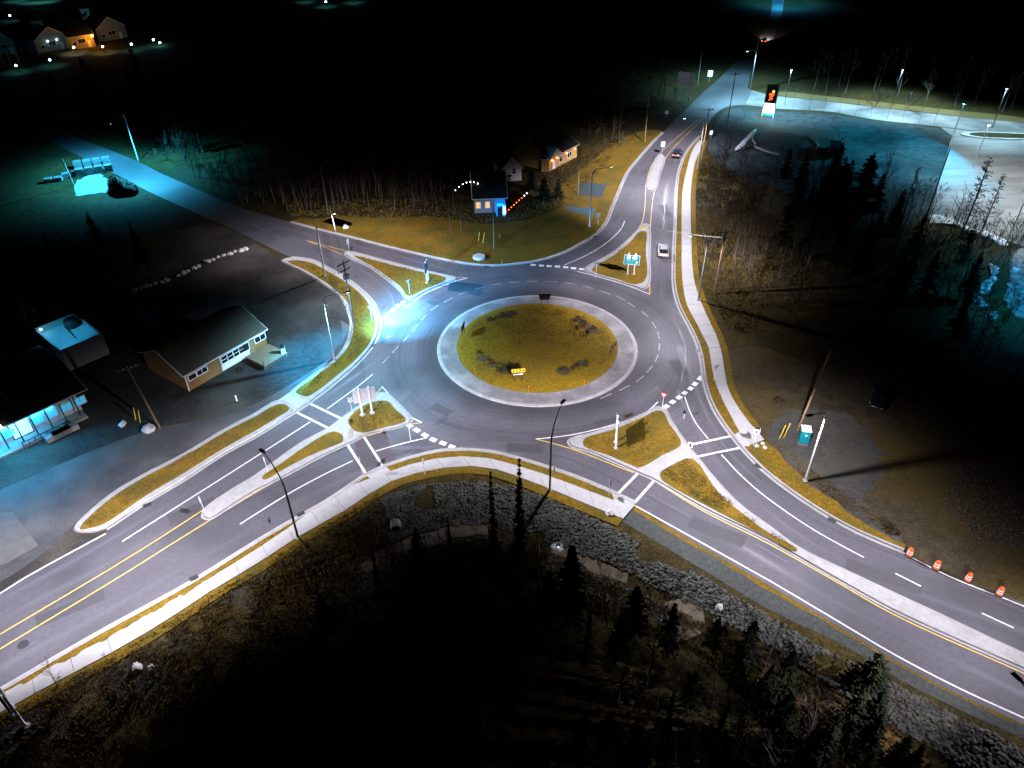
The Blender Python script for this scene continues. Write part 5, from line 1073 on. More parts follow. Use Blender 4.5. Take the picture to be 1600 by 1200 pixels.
def patch(px, label, mat, name='snow_patch', z=.0, hgt=.15, jit=.6, cat='snow'):
    p = loop(px, 3); p = resample(p + [p[0]], max(14, int(plen(p) / .5)))[:-1]; p = [Vector((q.x, q.y, 0)) + Vector((mnoise.noise(q * 1.1), mnoise.noise(q * 1.1 + Vector((7, 3, 0))), 0)) * jit for q in p]
    c = sum(p, Vector()) / len(p); mb = MB(); zc = hz(c.x, c.y)
    rr = [[Vector((q.x * (1 - f) + c.x * f, q.y * (1 - f) + c.y * f, 0)) for q in p] for f in (0, .15, .4, .7)]
    for r, hh in zip(rr, (-.05, .5, .9, 1)):
        for q in r: q.z = (hz(q.x, q.y)) + hgt * hh * (1 + .5 * mnoise.noise(q * 2))
    rings(mb, rr); mb.poly(rr[-1]); o = mb.build(name, mat, None, True); tag(o, label, cat)
patch([(860, 838), (872, 834), (884, 840), (880, 848), (866, 848)], 'glittering icy patch at the foot of the riprap', pmat('ice', (.85, .88, .95), (.55, .58, .66), 6, .12, .05, 8), hgt=.12, jit=.4)
patch([(1452, 338), (1462, 334), (1500, 350), (1545, 363), (1576, 378), (1572, 384), (1530, 370), (1480, 352), (1456, 349)], 'long snow bank along the lower edge of the parking lot', M_SNOW, hgt=.5)
patch([(1536, 440), (1548, 432), (1555, 412), (1560, 420), (1552, 445), (1545, 458), (1533, 456)], 'cyan lit snow heap between the trees', M_SNOWD, hgt=.28, jit=1.5)
patch([(1578, 416), (1588, 414), (1591, 424), (1582, 427)], 'small round cyan lit snow heap near the picture edge', M_SNOWD, hgt=.28, jit=1.5)
patch([(1520, 465), (1530, 462), (1541, 475), (1532, 480)], 'cyan lit snow scrap below the larger heap', M_SNOWD, hgt=.28, jit=1.5)
patch([(1543, 490), (1552, 486), (1562, 494), (1548, 499)], 'lowest cyan lit snow scrap among the trees', M_SNOWD, hgt=.28, jit=1.5)
patch([(1585, 390), (1620, 385), (1640, 480), (1600, 500), (1570, 470), (1578, 440)], 'cyan lit snow covered ground past the snow heaps', pmat('thin_snow', (.22, .24, .25), (.05, .05, .05), .7, .8), hgt=.05)
patch([(1179, 202), (1183, 200), (1173, 216), (1152, 235), (1147, 236), (1160, 220)], 'long strip of old snow lit cyan near the pylon sign', M_SNOW, hgt=.25, jit=.3)
#patch([(68, 218 + 92), (112, 312 - 4), (104, 318), (80, 320)], 'thin cyan strip of snow below the stacked pallets', M_SNOW, hgt=.1, jit=.3)
#patch([(160, 331), (205, 312), (203, 318), (170, 331)], 'thin cyan strip of snow along the dark lot edge', M_SNOW, hgt=.1, jit=.3)
sheet('west_apron', [(118, 283), (150, 268), (168, 277), (175, 295), (186, 303), (160, 300), (120, 306), (117, 295)], -.02, pmat('cyan_yard', (.32, .32, .31), (.22, .22, .215), 1, .9, .02, 10), smooth=False, jit=1.2)
# stacked pallets by the northwest road
def pallet_stack(u, v, rz, nx_, nz_, label):
    p = at(u, v); t = thing('pallet_stack', label, 'pallet stack', (p.x, p.y, -.05), rz)
    for i in range(nx_):
        m = MB(); m.box((i * 2.0, 0, .12), (1.8, 1.6, .14)); m.build('pallet', M_WOODG, t)
        for k in range(nz_): m = MB(); m.box((i * 2.0 + rng.uniform(-.05, .05), rng.uniform(-.05, .05), .55 + .72 * k), (1.6, 1.4, .68)); m.build('block_pack', pmat('block_grey', (.15, .155, .155), (.09, .095, .095), 3, .85), t)
pallet_stack(123, 262, R(24), 4, 2, 'row of pallets with grey block packs, the one behind'); pallet_stack(126, 274, R(24), 4, 2, 'row of pallets with grey block packs beside the cyan lit yard'); pallet_stack(76, 284, R(20), 2, 1, 'low pallets with block packs further into the dark'); pallet_stack(104, 276, R(30), 2, 1, 'two pallets with packs between the rows and the low pallets')
p = at(116, 290); mb = MB(); mb.tube([(0, 0, 0), (-.4, 0, 6.0)], .09, 6); o = mb.build('flag_pole', M_SIGNBACK); o.location = (p.x, p.y, -.05); tag(o, 'thin leaning pole beside the pallet rows', 'pole')
# drive through pad at the side road
p = at(1226, 222)
for i, (r, a0, a1, lab) in enumerate(((7.5, 2.2, 3.3, 'curved low concrete wall at the dark round pit, far side'), (8.5, 3.4, 4.2, 'curved low concrete wall at the dark round pit, near side'), (7.5, -.7, .5, 'curved low concrete wall at the dark round pit, side towards the parking lot'))):
    mb = MB(); pts = [(r * math.cos(a0 + (a1 - a0) * k / 8), r * 1.2 * math.sin(a0 + (a1 - a0) * k / 8), .5) for k in range(9)]; mb.tube([(a, b, .2) for a, b, c in pts], .28, 4); o = mb.build('low_wall', M_SIDEG); o.location = (p.x, p.y, -.1); tag(o, lab, 'low wall')
mb = MB(); mb.poly([(p.x + 6.5 * math.cos(k * PI / 10), p.y + 8 * math.sin(k * PI / 10)) for k in range(20)], -.012); struct('pit', mb, MATS['pit_soil'])
p = at(1304, 238); t = thing('skip', 'dark skip with a cyan lit rim on the earth pad', 'skip', (p.x, p.y, 0), R(70)); mb = MB(); mb.box((0, 0, .9), (6, 2.6, 1.8), taper=1.05); mb.build('tub', M_BLACK, t); mb = MB(); mb.box((0, -1.4, 1.85), (6.3, .12, .12)); mb.box((3.1, 0, 1.85), (.12, 2.6, .12)); mb.build('rim', M_SIGNBACK, t)
p = at(1548, 212); t = thing('end_island', 'pale rounded kerb end island of the parking lot', 'kerb island', (p.x, p.y, -.02), R(-8))
mb = MB(); q = [Vector((7 * math.cos(a) if math.cos(a) < 0 else 24 * math.cos(a), 2.6 * math.sin(a), 0)) for a in [2 * PI * k / 24 for k in range(24)]]; mb.prism(q, 0, .2); mb.build('kerb', M_PALEROCK, t); mb = MB(); mb.prism([v * .72 for v in q], .05, .23); mb.build('planting', M_GROUND, t)
for (a, b) in (((1500, 236), (1600, 250)), ((1496, 258), (1600, 274)), ((1490, 284), (1600, 302))):
    pa, pb = at(*a), at(*b)
    for k in range(7):
        c = pa.lerp(pb, k / 6); mb = MB(); d = Vector((.15, 1, 0)).normalized() * 2.4; w = Vector((1, -.15, 0)).normalized() * .07
        mb.strip([Vector((x.x, x.y, -.012)) for x in (c - d - w, c + d - w)], [Vector((x.x, x.y, -.012)) for x in (c - d + w, c + d + w)]); struct('bay_line', mb, pmat('faded_paint', (.30, .30, .29), (.20, .20, .195), 1.5, .8), bpy.data.objects['parking_lot'])

# ------------------------------------------------------------------ trees
def bare_tree(seed, h=9.0, n1=13, spread=1.0, twig=3, lean=.05, r0=.11, low=.25):
    g = random.Random(seed); tr = MB(); cr = MB()
    def bend(p, d, L, n, wob, up=0.0):
        pts = [p]
        for k in range(n): d = (d + Vector((g.uniform(-wob, wob), g.uniform(-wob, wob), g.uniform(-wob, wob) + up))).normalized(); pts.append(pts[-1] + d * L / n)
        return pts, d
    tp, td = bend(Vector((0, 0, -.15)), Vector((g.uniform(-lean, lean), g.uniform(-lean, lean), 1)).normalized(), h, 7, .07, .03)
    tr.tube(tp, [r0 * (1 - .85 * k / 7) for k in range(8)], 6)
    for i in range(n1):
        f = low + (1 - low) * (i + g.random()) / n1 * .97; k = min(int(f * 7), 6); p = tp[k].lerp(tp[k + 1], f * 7 - k); a = g.uniform(0, 6.283)
        L = h * (.36 * (1 - f) + .10) * spread * g.uniform(.7, 1.25); d = Vector((math.cos(a), math.sin(a), g.uniform(.55, 1.3))).normalized()
        bp, bd = bend(p, d, L, 4, .18, .06); cr.tube(bp, [r0 * .42 * (1 - f * .6) * (1 - .75 * q / 4) for q in range(5)], 4, False)
        for j in range(twig + 1):
            ff = g.uniform(.25, 1); kk = min(int(ff * 4), 3); pp = bp[kk].lerp(bp[kk + 1], ff * 4 - kk); d2 = (bd + Vector((g.uniform(-1, 1), g.uniform(-1, 1), g.uniform(-.3, .9)))).normalized()
            sp_, sd = bend(pp, d2, L * g.uniform(.3, .55), 2, .2, .1); cr.tube(sp_, [.022, .017, .012], 3, False)
            for q in range(twig):
                p3 = sp_[0].lerp(sp_[-1], g.uniform(.2, 1)); d3 = (sd + Vector((g.uniform(-1, 1), g.uniform(-1, 1), g.uniform(-.3, .8)))).normalized(); cr.tube([p3, p3 + d3 * L * g.uniform(.12, .3)], [.014, .009], 3, False)
    return tr, cr
def conifer(seed, h=10.0, w=2.0, gap=.0, base=.12, dens=1.0, droop=.25, whorl=22):
    g = random.Random(seed); tr = MB(); cr = MB(); tr.tube([(0, 0, -.2), (g.uniform(-.1, .1), 0, h * .5), (0, 0, h)], [.15, .10, .015], 6)
    for i in range(whorl):
        f = (i + g.random()) / whorl; z = h * (base + (1 - base) * f)
        for b in range(int(6 * dens) + (g.random() < .5)):
            if g.random() < gap: continue
            a = g.uniform(0, 6.283); L = w * ((1 - f) ** .8 * .92 + .06) * g.uniform(.6, 1.15); d = Vector((math.cos(a), math.sin(a), 0)); dz = -droop * L; s = Vector((-d.y, d.x, 0))
            n = max(2, int(L / .4))
            for k in range(n):
                t = (k + .6) / n; c = Vector((0, 0, z)) + d * L * t + Vector((0, 0, dz * t * t + g.uniform(-.06, .06))); ww = (.34 * (1 - t) + .14) * g.uniform(.7, 1.3) * min(1, .5 + w * .25); ll = L / n * .9
                tip = c + d * ll + Vector((0, 0, g.uniform(-.12, .05)))
                cr.add([c - d * ll * .6, c + s * ww + Vector((0, 0, g.uniform(-.15, 0))), tip, c - s * ww + Vector((0, 0, g.uniform(-.15, 0)))], [(0, 1, 2, 3)])
                if g.random() < .6: cr.add([c - d * ll * .4, c + Vector((0, 0, -ww * .8)), tip, c + Vector((0, 0, ww * .5))], [(0, 1, 2, 3)])
    return tr, cr
def larch(seed, h=13.0):
    g = random.Random(seed); tr = MB(); cr = MB(); tr.tube([(0, 0, -.2), (.1, 0, h * .5), (0, 0, h)], [.16, .11, .02], 6)
    for i in range(60):
        f = .18 + .8 * (i + g.random()) / 60; a = g.uniform(0, 6.283); L = (2.6 * (1 - f) + .35) * g.uniform(.5, 1.2); z = h * f; d = Vector((math.cos(a), math.sin(a), 0)); p = Vector((0, 0, z)); q = p + d * L + Vector((0, 0, g.uniform(-.3, .3)))
        cr.tube([p, p.lerp(q, .5) + Vector((0, 0, -.1)), q], [.03, .022, .012], 3, False)
        for k in range(5):
            b = p.lerp(q, g.uniform(.25, 1)); e = b + Vector((g.uniform(-.5, .5), g.uniform(-.5, .5), g.uniform(-.1, .35))) * .9; cr.tube([b, e], [.026, .016], 3, False)
            c = b.lerp(e, .7); w = .13; cr.add([c + Vector((-w, 0, 0)), c + Vector((0, w, .05)), c + Vector((w, 0, 0)), c + Vector((0, -w, -.05))], [(0, 1, 2, 3)])
    return tr, cr
TREES = {}
def proto(key, mk, crown_mat, bark=M_BARK):
    tr, cr = mk; a = bpy.data.meshes.new('trunk'); a.from_pydata(tr.v, [], tr.f); a.materials.append(bark); b = bpy.data.meshes.new('crown'); b.from_pydata(cr.v, [], cr.f); b.materials.append(crown_mat); TREES.setdefault(key, []).append((a, b))
for k in range(5): proto('bare', bare_tree(20 + k, 9.0, 13 + k, 1.0, 3), M_TWIG)
for k in range(3): proto('thin', bare_tree(40 + k, 9.5, 10, .55, 2, .12, .07, .35), M_TWIG)
for k in range(3): proto('shrub', bare_tree(60 + k, 3.2, 16, 1.5, 3, .25, .05, .05), M_TWIG)
for k in range(4): proto('fir', conifer(80 + k, 10, 1.9 + .2 * k), M_NEEDLE)
for k in range(2): proto('pole_fir', conifer(90 + k, 13, .75, .15, .1, .9, .3, 34), M_NEEDLE)
for k in range(2): proto('pine', conifer(95 + k, 9, 2.3, .05, .45, 1.3, -.05, 16), M_NEEDLE)
for k in range(2): proto('larch', larch(100 + k), M_TWIG)
NAMES = {'bare': 'bare_tree', 'thin': 'birch_tree', 'shrub': 'bare_shrub', 'fir': 'fir_tree', 'pole_fir': 'spruce_tree', 'pine': 'pine_tree', 'larch': 'larch_tree'}
HT = {'bare': 9, 'thin': 9.5, 'shrub': 3.2, 'fir': 10, 'pole_fir': 13, 'pine': 9, 'larch': 13}
def tree(key, p, h, label, group=None, rz=None, xy=1.0):
    a, b = rng.choice(TREES[key]); s = h / HT[key]; t = thing(NAMES[key], label, 'shrub' if key == 'shrub' else 'tree', p, rng.uniform(0, 6.28) if rz is None else rz, group); t.scale = (s * xy, s * xy, s)
    link('trunk', a, t); link('crown', b, t); return t
LANDMARKS = [(n, at(u, v)) for n, u, v in (('culvert', 618, 822), ('icy patch', 870, 842), ('tallest black spruce', 812, 880), ('pale boulder', 1124, 950), ('round topped pine', 1340, 1100), ('white edge on sign', 32, 1119), ('pale weed stones', 220, 1045), ('southwest black lamp', 466, 841), ('dark pit', 525, 350),
    ('blue lit porch', 785, 332), ('orange bulb house', 880, 256), ('brush heap', 650, 325), ('cyan road lamp', 216, 250), ('earth mound', 193, 296), ('billboard', 1067, 158), ('pull off sign', 1041, 184), ('crossarm pole', 1116, 460), ('far pavement lamp', 1090, 264), ('pylon sign', 1198, 188), ('dark skip', 1304, 238),
    ('big black fir', 1335, 345), ('tall larch', 1500, 372), ('snow heap', 1548, 440), ('black pickup', 1372, 626), ('lot corner pole', 1449, 334), ('lot end island', 1548, 212), ('village lamps', 163, 82), ('row of stones', 300, 420), ('ochre soil', 1300, 1090), ('paved yard corner', 20, 830), ('northwest lamp', 508, 432), ('junction pole', 1172, 140), ('far verge lamp', 1394, 166), ('slim spruce', 708, 908), ('broad fir', 887, 975))]
WHERE = {'front of the north wood': 'in the north wood front', 'trees along the north road': 'along the north road', 'trees before the parking lot': 'before the parking lot', 'below the riprap': 'below the riprap', 'slope below the southwest pavement': 'on the southwest slope', 'slope below the southeast leg': 'on the southeast slope', 'trees behind the cyan lamp': 'behind the cyan lamp', 'trees below the village': 'below the village', 'wood beyond the side road': 'beyond the side road', 'second row of the north wood': 'within the north wood', 'depth of the north wood': 'deep in the north wood', 'depth of the wood by the north road': 'west of the north road',
    'thicket behind the east pavement': 'in the east thicket', 'depth of the east wood': 'in the east wood', 'wood by the cyan lit snow': 'by the cyan snow', 'dark belt below the cyan field': 'below the cyan field', 'dense belt behind the east pavement': 'behind the east pavement'}
def wood(px, n, kinds, h0, h1, label, group, seed, mind=1.6, clear=None):
    poly = [at(u, v) for u, v in px]; g = random.Random(seed); xs = [p.x for p in poly]; ys = [p.y for p in poly]; done = []; tries = 0
    while len(done) < n and tries < n * 40:
        tries += 1; x, y = g.uniform(min(xs), max(xs)), g.uniform(min(ys), max(ys))
        if not inside(x, y, poly) or any((x - a) ** 2 + (y - b) ** 2 < mind ** 2 for a, b in done): continue
        done.append((x, y)); k = g.choice(kinds); nm = {'bare': 'bare grey tree', 'thin': 'thin pale birch', 'shrub': 'bare twiggy shrub', 'fir': 'dark fir', 'pole_fir': 'narrow dark spruce', 'pine': 'dark pine', 'larch': 'bare larch'}[k]
        h = g.uniform(h0, h1); big = 'tall' if h > h0 + (h1 - h0) * .66 else 'short' if h < h0 + (h1 - h0) * .33 else 'medium'
        lm = min(LANDMARKS, key=lambda q: (q[1].x - x) ** 2 + (q[1].y - y) ** 2)[0]
        tree(k, (x, y, hz(x, y)), h * (.4 if k == 'shrub' else 1), f"{big} {nm} {WHERE.get(group, 'in the ' + group)}, nearest the {lm}", group + ', ' + NAMES[k].replace('_', ' ') + 's')
B3 = ['bare', 'thin', 'bare', 'shrub']
wood([(330, 308), (380, 318), (450, 338), (500, 338), (545, 335), (600, 330), (700, 338), (735, 350), (725, 318), (650, 300), (560, 290), (450, 285), (350, 280), (300, 275)], 58, ['bare', 'thin', 'bare', 'shrub', 'thin'], 6, 10, 'in the front row of the wood north of the northwest leg', 'front of the north wood', 1)
wood([(290, 268), (400, 280), (560, 285), (700, 300), (720, 290), (640, 230), (500, 190), (350, 190), (260, 225)], 60, ['bare', 'thin', 'fir'], 8, 12, 'deep in the dark wood north of the northwest leg', 'depth of the north wood', 2, 3)
wood([(925, 235), (975, 232), (1010, 205), (1040, 168), (1080, 140), (1060, 125), (1000, 150), (950, 195), (905, 215)], 34, ['bare', 'thin', 'thin', 'shrub'], 7, 12, 'among the ochre lit trees along the north road', 'trees along the north road', 3, 2)
wood([(905, 200), (1000, 140), (1090, 105), (1130, 70), (900, 80), (760, 150), (800, 210)], 40, ['bare', 'fir', 'thin'], 9, 13, 'in the black wood west of the north road', 'depth of the wood by the north road', 4, 5)
wood([(1103, 262), (1125, 235), (1150, 275), (1190, 330), (1200, 430), (1170, 475), (1135, 470), (1112, 440), (1098, 380), (1096, 300)], 60, ['bare', 'thin', 'thin', 'shrub', 'shrub'], 5, 9, 'in the ochre thicket behind the east pavement', 'thicket behind the east pavement', 5, 1.3)
wood([(1200, 290), (1290, 320), (1400, 365), (1500, 400), (1540, 440), (1500, 560), (1400, 570), (1300, 540), (1210, 480), (1205, 400)], 75, ['bare', 'thin', 'bare', 'fir'], 7, 11, 'inside the black wood east of the roundabout', 'depth of the east wood', 6, 2.4)
wood([(1500, 400), (1560, 395), (1600, 500), (1680, 560), (1620, 660), (1480, 620), (1440, 560)], 40, ['bare', 'thin', 'shrub'], 6, 10, 'in the wood beside the cyan lit snow', 'wood by the cyan lit snow', 7, 2)
wood([(1490, 352), (1560, 376), (1620, 400), (1600, 420), (1520, 392), (1470, 366)], 22, ['bare', 'thin', 'shrub'], 5, 9, 'standing against the bright parking lot', 'trees before the parking lot', 8, 1.5)
wood([(1250, 150), (1600, 182), (1800, 200), (1800, 150), (1500, 120), (1230, 110)], 40, ['bare', 'thin'], 8, 12, 'in the dark wood beyond the side road', 'wood beyond the side road', 9, 5)
wood([(640, 900), (760, 885), (900, 925), (1000, 965), (1080, 1010), (1180, 1060), (1280, 1140), (1300, 1230), (420, 1230), (450, 1080), (520, 960)], 62, ['fir', 'fir', 'bare', 'pole_fir', 'bare'], 6, 10, 'in the black wood below the roundabout', 'south wood', 10, 2.0)
wood([(100, 1085), (200, 1060), (330, 1010), (470, 945), (600, 900), (560, 960), (470, 1060), (440, 1180), (60, 1230), (60, 1130)], 46, ['bare', 'shrub', 'thin', 'shrub'], 4, 8, 'on the weedy slope below the southwest pavement', 'slope below the southwest pavement', 11, 1.4)
wood([(1090, 985), (1180, 1000), (1290, 1090), (1390, 1150), (1420, 1230), (1290, 1220), (1180, 1090)], 26, ['bare', 'fir', 'shrub', 'thin'], 5, 8, 'on the slope below the southeast leg', 'slope below the southeast leg', 12, 1.6)
wood([(620, 842), (760, 822), (860, 850), (960, 905), (1080, 960), (1060, 990), (900, 915), (760, 870), (640, 880), (560, 900)], 30, ['shrub', 'shrub', 'thin'], 4, 6, 'among the loose stones below the riprap', 'below the riprap', 13, 1.2)
wood([(232, 255), (262, 268), (300, 268), (330, 250), (260, 215)], 16, ['bare', 'thin', 'shrub'], 6, 9, 'behind the cyan lit lamp on the northwest road', 'trees behind the cyan lamp', 14, 1.6)
wood([(20, 150), (250, 130), (500, 120), (720, 130), (700, 180), (300, 180), (80, 190)], 30, ['bare', 'fir'], 8, 12, 'in the dark fields below the village', 'trees below the village', 15, 8)
wood([(60, 420), (200, 380), (230, 420), (120, 520), (40, 540)], 18, ['bare', 'fir'], 6, 9, 'in the black grove beside the west lot', 'west grove', 16, 3)
for key, u, v, h, lab, xy in (('pole_fir', 772, 888, 14.0, 'tall narrow spruce standing black against the riprap', .85), ('pole_fir', 812, 880, 15.0, 'tallest dark spruce whose tip reaches the south pavement', 1.0), ('pole_fir', 708, 908, 9.6, 'slim black spruce with its tip on the pale path', .9), ('fir', 661, 925, 9.4, 'black fir beside the slim spruce below the culvert', .8), ('fir', 887, 975, 11.5, 'broad black fir just below the icy patch', 1.0),
                              ('pine', 1340, 1100, 7.4, 'round topped pine dark against the southeast leg', 1.0), ('pine', 1312, 1100, 5.4, 'lower pine beside the round topped one', 1.0), ('fir', 1205, 1165, 8.0, 'black fir on the slope with its tip near the ochre soil', .9), ('fir', 1412, 1215, 5.4, 'small ragged fir on the ochre soil', .8), ('fir', 1285, 1185, 6.0, 'dark fir between the ochre soil patches', .8), ('fir', 1040, 1020, 7.5, 'dark fir at the edge of the lit slope', .8),
                              ('bare', 1370, 1150, 6.0, 'bare spreading tree on the ochre soil', 1.1), ('bare', 1010, 970, 7.0, 'bare tree before the pale boulder slope', 1.0), ('bare', 215, 1090, 6.0, 'bare tree whose twigs cross the bright pavement', 1.1), ('bare', 105, 1095, 5.0, 'bare tree closest to the white edge on sign', 1.0), ('thin', 160, 1095, 5.0, 'slender bare tree on the weedy slope edge', 1.0),
                              ('larch', 1500, 372, 15, 'tall bare larch dark against the parking lot', 1.0), ('larch', 1532, 366, 11.5, 'shorter bare larch beside the tall one', 1.0), ('larch', 1408, 346, 11, 'bare larch dark against the cyan field', 1.0), ('fir', 1335, 345, 13, 'big black fir at the corner of the cyan field', 1.6), ('fir', 1300, 350, 12, 'black fir beside the big one before the cyan field', 1.5), ('fir', 1362, 340, 9, 'lower black fir at the cyan field', 1.3), ('fir', 1275, 345, 10, 'outer black fir behind the thicket', 1.3),
                              ('bare', 720, 362, 10.5, 'pale trunked tree in front of the house with coloured lights', .7), ('bare', 704, 362, 10, 'dark trunked tree beside the pale trunk before the house', .7), ('bare', 924, 270, 8.0, 'forked bare tree on the lawn near the orange lit house', .6), ('thin', 940, 152, 11, 'tall thin tree at the pull off', .8), ('fir', 850, 318, 5.5, 'dark evergreen bush mass between the two houses', 1.8), ('fir', 872, 312, 4.5, 'dark evergreen beside the upper driveway', 1.7), ('fir', 830, 300, 5.0, 'dark evergreen before the small pale house', 1.6),
                              ('thin', 1450, 500, 9, 'pale leaning trunk inside the east wood', .6), ('thin', 1375, 520, 8, 'pale slanted trunk at the edge of the east yard', .6), ('thin', 1245, 480, 9, 'pale trunk close to the east yard corner', .6), ('thin', 1470, 660, 8, 'pale thin trunk by the parked truck', .6)):
    p = atg(u, v); tree(key, p, h, lab, None, None, xy)
# young trees planted along the side road
for i, u in enumerate((1239, 1264, 1286, 1311, 1336, 1360, 1386, 1409, 1436, 1459)):
    p = at(u, 168 + (u - 1225) * .115); tree('thin', (p.x, p.y, -.05), 6.2 + rng.uniform(-.6, .8), 'young bare tree in the row along the lit side road', 'young trees along the side road', None, .8)
tree('shrub', at(1367, 168), 5.0, 'pale cyan shrub glowing on the side road verge', None, None, 1.0); tree('shrub', at(1418, 172), 4.5, 'dim cyan shrub further along the side road verge', None, None, 1.0)
# shrubs on the mound and by the kerbs
def bush(p, r, label, group=None, mat=M_BUSH, seed=0, h=1.0):
    g = random.Random(seed); mb = MB()
    for k in range(int(150 * min(r, 1.4))):
        a, f, z = g.uniform(0, 6.283), g.random() ** .5, g.random(); rr = r * f * math.sqrt(max(.05, 1 - z * z)); c = Vector((rr * math.cos(a), rr * math.sin(a), z * r * h)); w = g.uniform(.06, .15) * (.6 + r * .4)
        e1 = Vector((g.uniform(-1, 1), g.uniform(-1, 1), g.uniform(-1, 1))).normalized() * w; e2 = Vector((g.uniform(-1, 1), g.uniform(-1, 1), g.uniform(-1, 1))).normalized() * w * .7; mb.add([c - e1, c + e2, c + e1, c - e2], [(0, 1, 2, 3)])
    t = thing('shrub', label, 'shrub', p, 0, group); mb.build('foliage', mat, t)
    st = MB()
    for k in range(5): a = g.uniform(0, 6.283); st.tube([(0, 0, -.1), (r * .4 * math.cos(a), r * .4 * math.sin(a), r * .6 * h)], [.03, .015], 4, False)
    st.build('stem', M_TWIG, t)
def bed(pts, label_mat=M_MULCH):
    for u, v, r in pts:
        r *= .8; c = atm(u, v); mb = MB(); n = 16; q = [Vector((c.x + r * math.cos(2 * PI * k / n) * (1 + .3 * mnoise.noise(Vector((k, u, v)))), c.y + r * .8 * math.sin(2 * PI * k / n), 0)) for k in range(n)]
        for w in q: w.z = mound_z(w.x, w.y) + .05
        cc = Vector((c.x, c.y, c.z + .10)); mb.add(q + [cc], [(k, (k + 1) % n, n) for k in range(n)]); struct('planting_bed', mb, label_mat, central)
bed([(790, 491, 1.6), (766, 500, 1.0), (800, 489, 1.2), (905, 500, 1.2), (916, 510, 1.4), (926, 517, 1.3), (755, 560, 1.1), (770, 570, 1.0), (795, 578, 1.5), (880, 580, 1.3), (910, 568, 1.1)])
MS = (('lowest', 'northwest'),)
for i, (u, v, r, lab) in enumerate(((800, 492, .75, 'dark rounded shrub, largest in the northwest bed of the mound'), (785, 494, .55, 'reddish shrub in the middle of the northwest bed'), (766, 500, .5, 'small spiky shrub at the west end of the northwest bed'), (776, 497, .4, 'low dark shrub between two others in the northwest bed'),
                                    (903, 500, .6, 'dark shrub at the upper end of the northeast bed'), (912, 508, .7, 'dark shrub, largest in the northeast bed'), (927, 515, .6, 'dark shrub nearest to the rim in the northeast bed'), (916, 522, .6, 'low shrub at the lower end of the northeast bed'), (901, 514, .35, 'tiny reddish shrub beside the northeast bed'),
                                    (750, 551, .45, 'small shrub at the west rim of the mound'), (769, 567, .5, 'dark shrub on the southwest of the mound'), (790, 579, .8, 'green shrub behind the yellow chevron sign'), (801, 577, .7, 'dark shrub touching the yellow chevron sign'), (781, 580, .45, 'low shrub left of the chevron shrubs'.replace('left of', 'west of')),
                                    (880, 582, .7, 'green rounded shrub on the southeast of the mound'), (901, 575, .6, 'yellowish shrub in the southeast bed'), (915, 570, .6, 'dark green shrub in the southeast bed'), (893, 578, .4, 'small shrub between the green ones of the southeast bed'))):
    bush(atm(u, v), r * 1.15, lab, 'shrubs on the mound', pmat('green_bush', (.035, .055, .012), (.02, .035, .01), 3, .9, coord='OBJ', spec=.2) if 'green' in lab else M_BUSH, i)
for u, v, r, lab in ((978, 652, .4, 'weed tuft in the gutter of the southeast island'), (984, 650, .45, 'larger weed tuft in the gutter of the southeast island'), (549, 662, .6, 'dark low shrub on the front grass of the west island'), (600, 677, .3, 'weed tuft in the gutter of the west island'), (1386, 826, 1.0, 'dry twiggy bush on the gravel before the east verge'), (374, 578, .6, 'pale plant before the ochre cottage'), (1217, 632, 1.0, 'dark scrub on the east yard'), (650, 325, 1.3, 'tangled brush heap on the dark lawn')):
    bush(atg(u, v), r, lab, None, M_BUSH, int(u))
# overgrown mound beside the cyan lit road
p = at(193, 296); t = thing('earth_mound', 'dark overgrown earth mound beside the cyan lit road', 'mound', (p.x, p.y, -.1), R(-35))
mb = MB(); rr = [[Vector((4.6 * f * math.cos(a), 2.3 * f * math.sin(a) * (1 + .2 * mnoise.noise(Vector((a, f, 2)))), 2.3 * math.sqrt(1 - f * f) * (1 + .35 * math.cos(a + 2.6)))) for a in [2 * PI * k / 24 for k in range(24)]] for f in (1, .9, .75, .5, .25)]
rings(mb, rr); mb.poly(rr[-1]); mb.build('soil', M_MULCH, t, True)
mb = MB(); g = random.Random(5)
for k in range(500):
    a, f = g.uniform(0, 6.283), g.random() ** .5; c = Vector((4.6 * f * math.cos(a), 2.3 * f * math.sin(a), 2.3 * math.sqrt(1 - f * f * .98) * (1 + .35 * math.cos(a + 2.6)))); d = Vector((g.uniform(-.2, .2), g.uniform(-.2, .2), g.uniform(.15, .5))); s = Vector((.05, .03, 0)); mb.add([c - s, c + s, c + d], [(0, 1, 2)])
o = mb.build('dry_grass', M_BUSH, t); o['kind'] = 'stuff'
# dry grass tufts over the banks and verges
def tufts(px, n, h0, h1, mat, seed, name='dry_grass_tufts', zf=hz):
    poly = [at(u, v) for u, v in px]; g = random.Random(seed); xs = [p.x for p in poly]; ys = [p.y for p in poly]; mb = MB(); k = t = 0
    while k < n and t < n * 20:
        t += 1; x, y = g.uniform(min(xs), max(xs)), g.uniform(min(ys), max(ys))
        if not inside(x, y, poly) or mnoise.noise(Vector((x * .35, y * .35, seed))) < g.uniform(-.5, .1): continue
        z = zf(x, y); k += 1
        for b in range(3):
            a = g.uniform(0, 6.283); h = g.uniform(h0, h1); w = .045; s = Vector((math.cos(a) * w, math.sin(a) * w, 0)); c = Vector((x + g.uniform(-.15, .15), y + g.uniform(-.15, .15), z)); mb.add([c - s, c + s, c + Vector((g.uniform(-.3, .3) * h, g.uniform(-.3, .3) * h, h))], [(0, 1, 2)])
    struct(name, mb, mat, kind='stuff')
M_DRY = pmat('dry_blades', (.17, .115, .03), (.10, .07, .02), .7, .95, spec=.1)
tufts([(0, 1120), (160, 1035), (337, 928), (467, 848), (590, 772), (620, 835), (560, 900), (520, 960), (440, 1080), (300, 1200), (0, 1200)], 9000, .15, .5, M_DRY, 1)
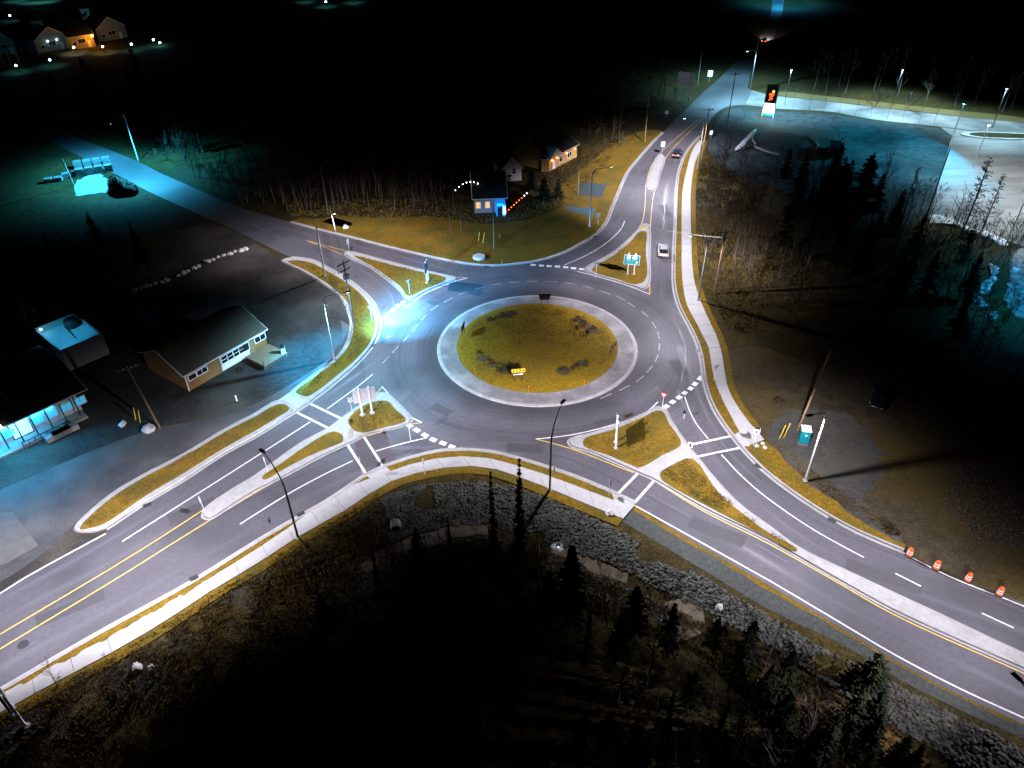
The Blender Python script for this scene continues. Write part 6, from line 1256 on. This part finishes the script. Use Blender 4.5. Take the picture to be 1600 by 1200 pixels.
tufts([(600, 850), (760, 826), (860, 855), (1080, 950), (1200, 1015), (1400, 1130), (1480, 1200), (1300, 1210), (1100, 1010), (900, 930), (760, 880), (600, 900)], 6000, .15, .55, M_DRY, 2)
tufts([(454, 338), (560, 338), (760, 352), (880, 330), (975, 225), (1010, 205), (950, 215), (800, 300), (650, 310), (450, 315)], 5000, .15, .45, M_DRY, 3)
tufts([(1100, 240), (1180, 300), (1210, 430), (1180, 520), (1140, 520), (1090, 430), (1088, 300)], 6000, .2, .6, M_DRY, 4)
tufts([(1196, 690), (1215, 705), (1262, 752), (1342, 808), (1407, 848), (1420, 840), (1350, 790), (1270, 735), (1215, 690)], 1500, .06, .2, M_DRY, 6)
tufts([(455, 404), (510, 424), (560, 460), (585, 512), (555, 562), (470, 615), (540, 540), (552, 500), (510, 440)], 2500, .05, .14, M_DRY, 7, zf=lambda x, y: .15)

isl = [[(913, 686), (1003, 653), (1030, 642), (1064, 694), (999, 730), (913, 697)], [(1032, 739), (1071, 717), (1124, 772), (1245, 860), (1100, 788)], [(545, 655), (592, 627), (633, 654), (567, 676)], [(925, 421), (1000, 362), (1009, 390), (1007, 439)], [(553, 399), (695, 434), (638, 462)], [(130, 820), (287, 714), (445, 632), (440, 648), (287, 738), (140, 825)]]
for i, px in enumerate(isl): tufts(px, (900, 1400, 700, 500, 500, 1600)[i], .05, .14, M_DRY, 20 + i, zf=lambda x, y: .17)

tufts([(720, 545), (745, 500), (840, 480), (940, 505), (960, 548), (925, 590), (840, 608), (750, 585)], 6000, .05, .13, M_DRY, 40, zf=lambda x, y: mound_z(x, y) - .02)
wood([(1180, 290), (1250, 262), (1330, 268), (1440, 330), (1500, 380), (1400, 400), (1250, 350)], 30, ['fir', 'bare', 'fir', 'thin'], 7, 11, 'in the dark belt below the cyan field', 'dark belt below the cyan field', 31, 2.5)

wood([(1108, 250), (1150, 270), (1200, 320), (1215, 430), (1180, 500), (1130, 470), (1100, 400), (1096, 310)], 55, ['thin', 'thin', 'bare', 'thin'], 6, 9.5, 'in the dense belt behind the lamp of the east pavement', 'dense belt behind the east pavement', 41, 1.1)
wood([(340, 312), (460, 340), (545, 330), (690, 332), (690, 305), (560, 285), (420, 285), (320, 285)], 45, ['thin', 'bare', 'thin'], 6, 10, 'in the second row of the wood north of the northwest leg', 'second row of the north wood', 42, 1.4)
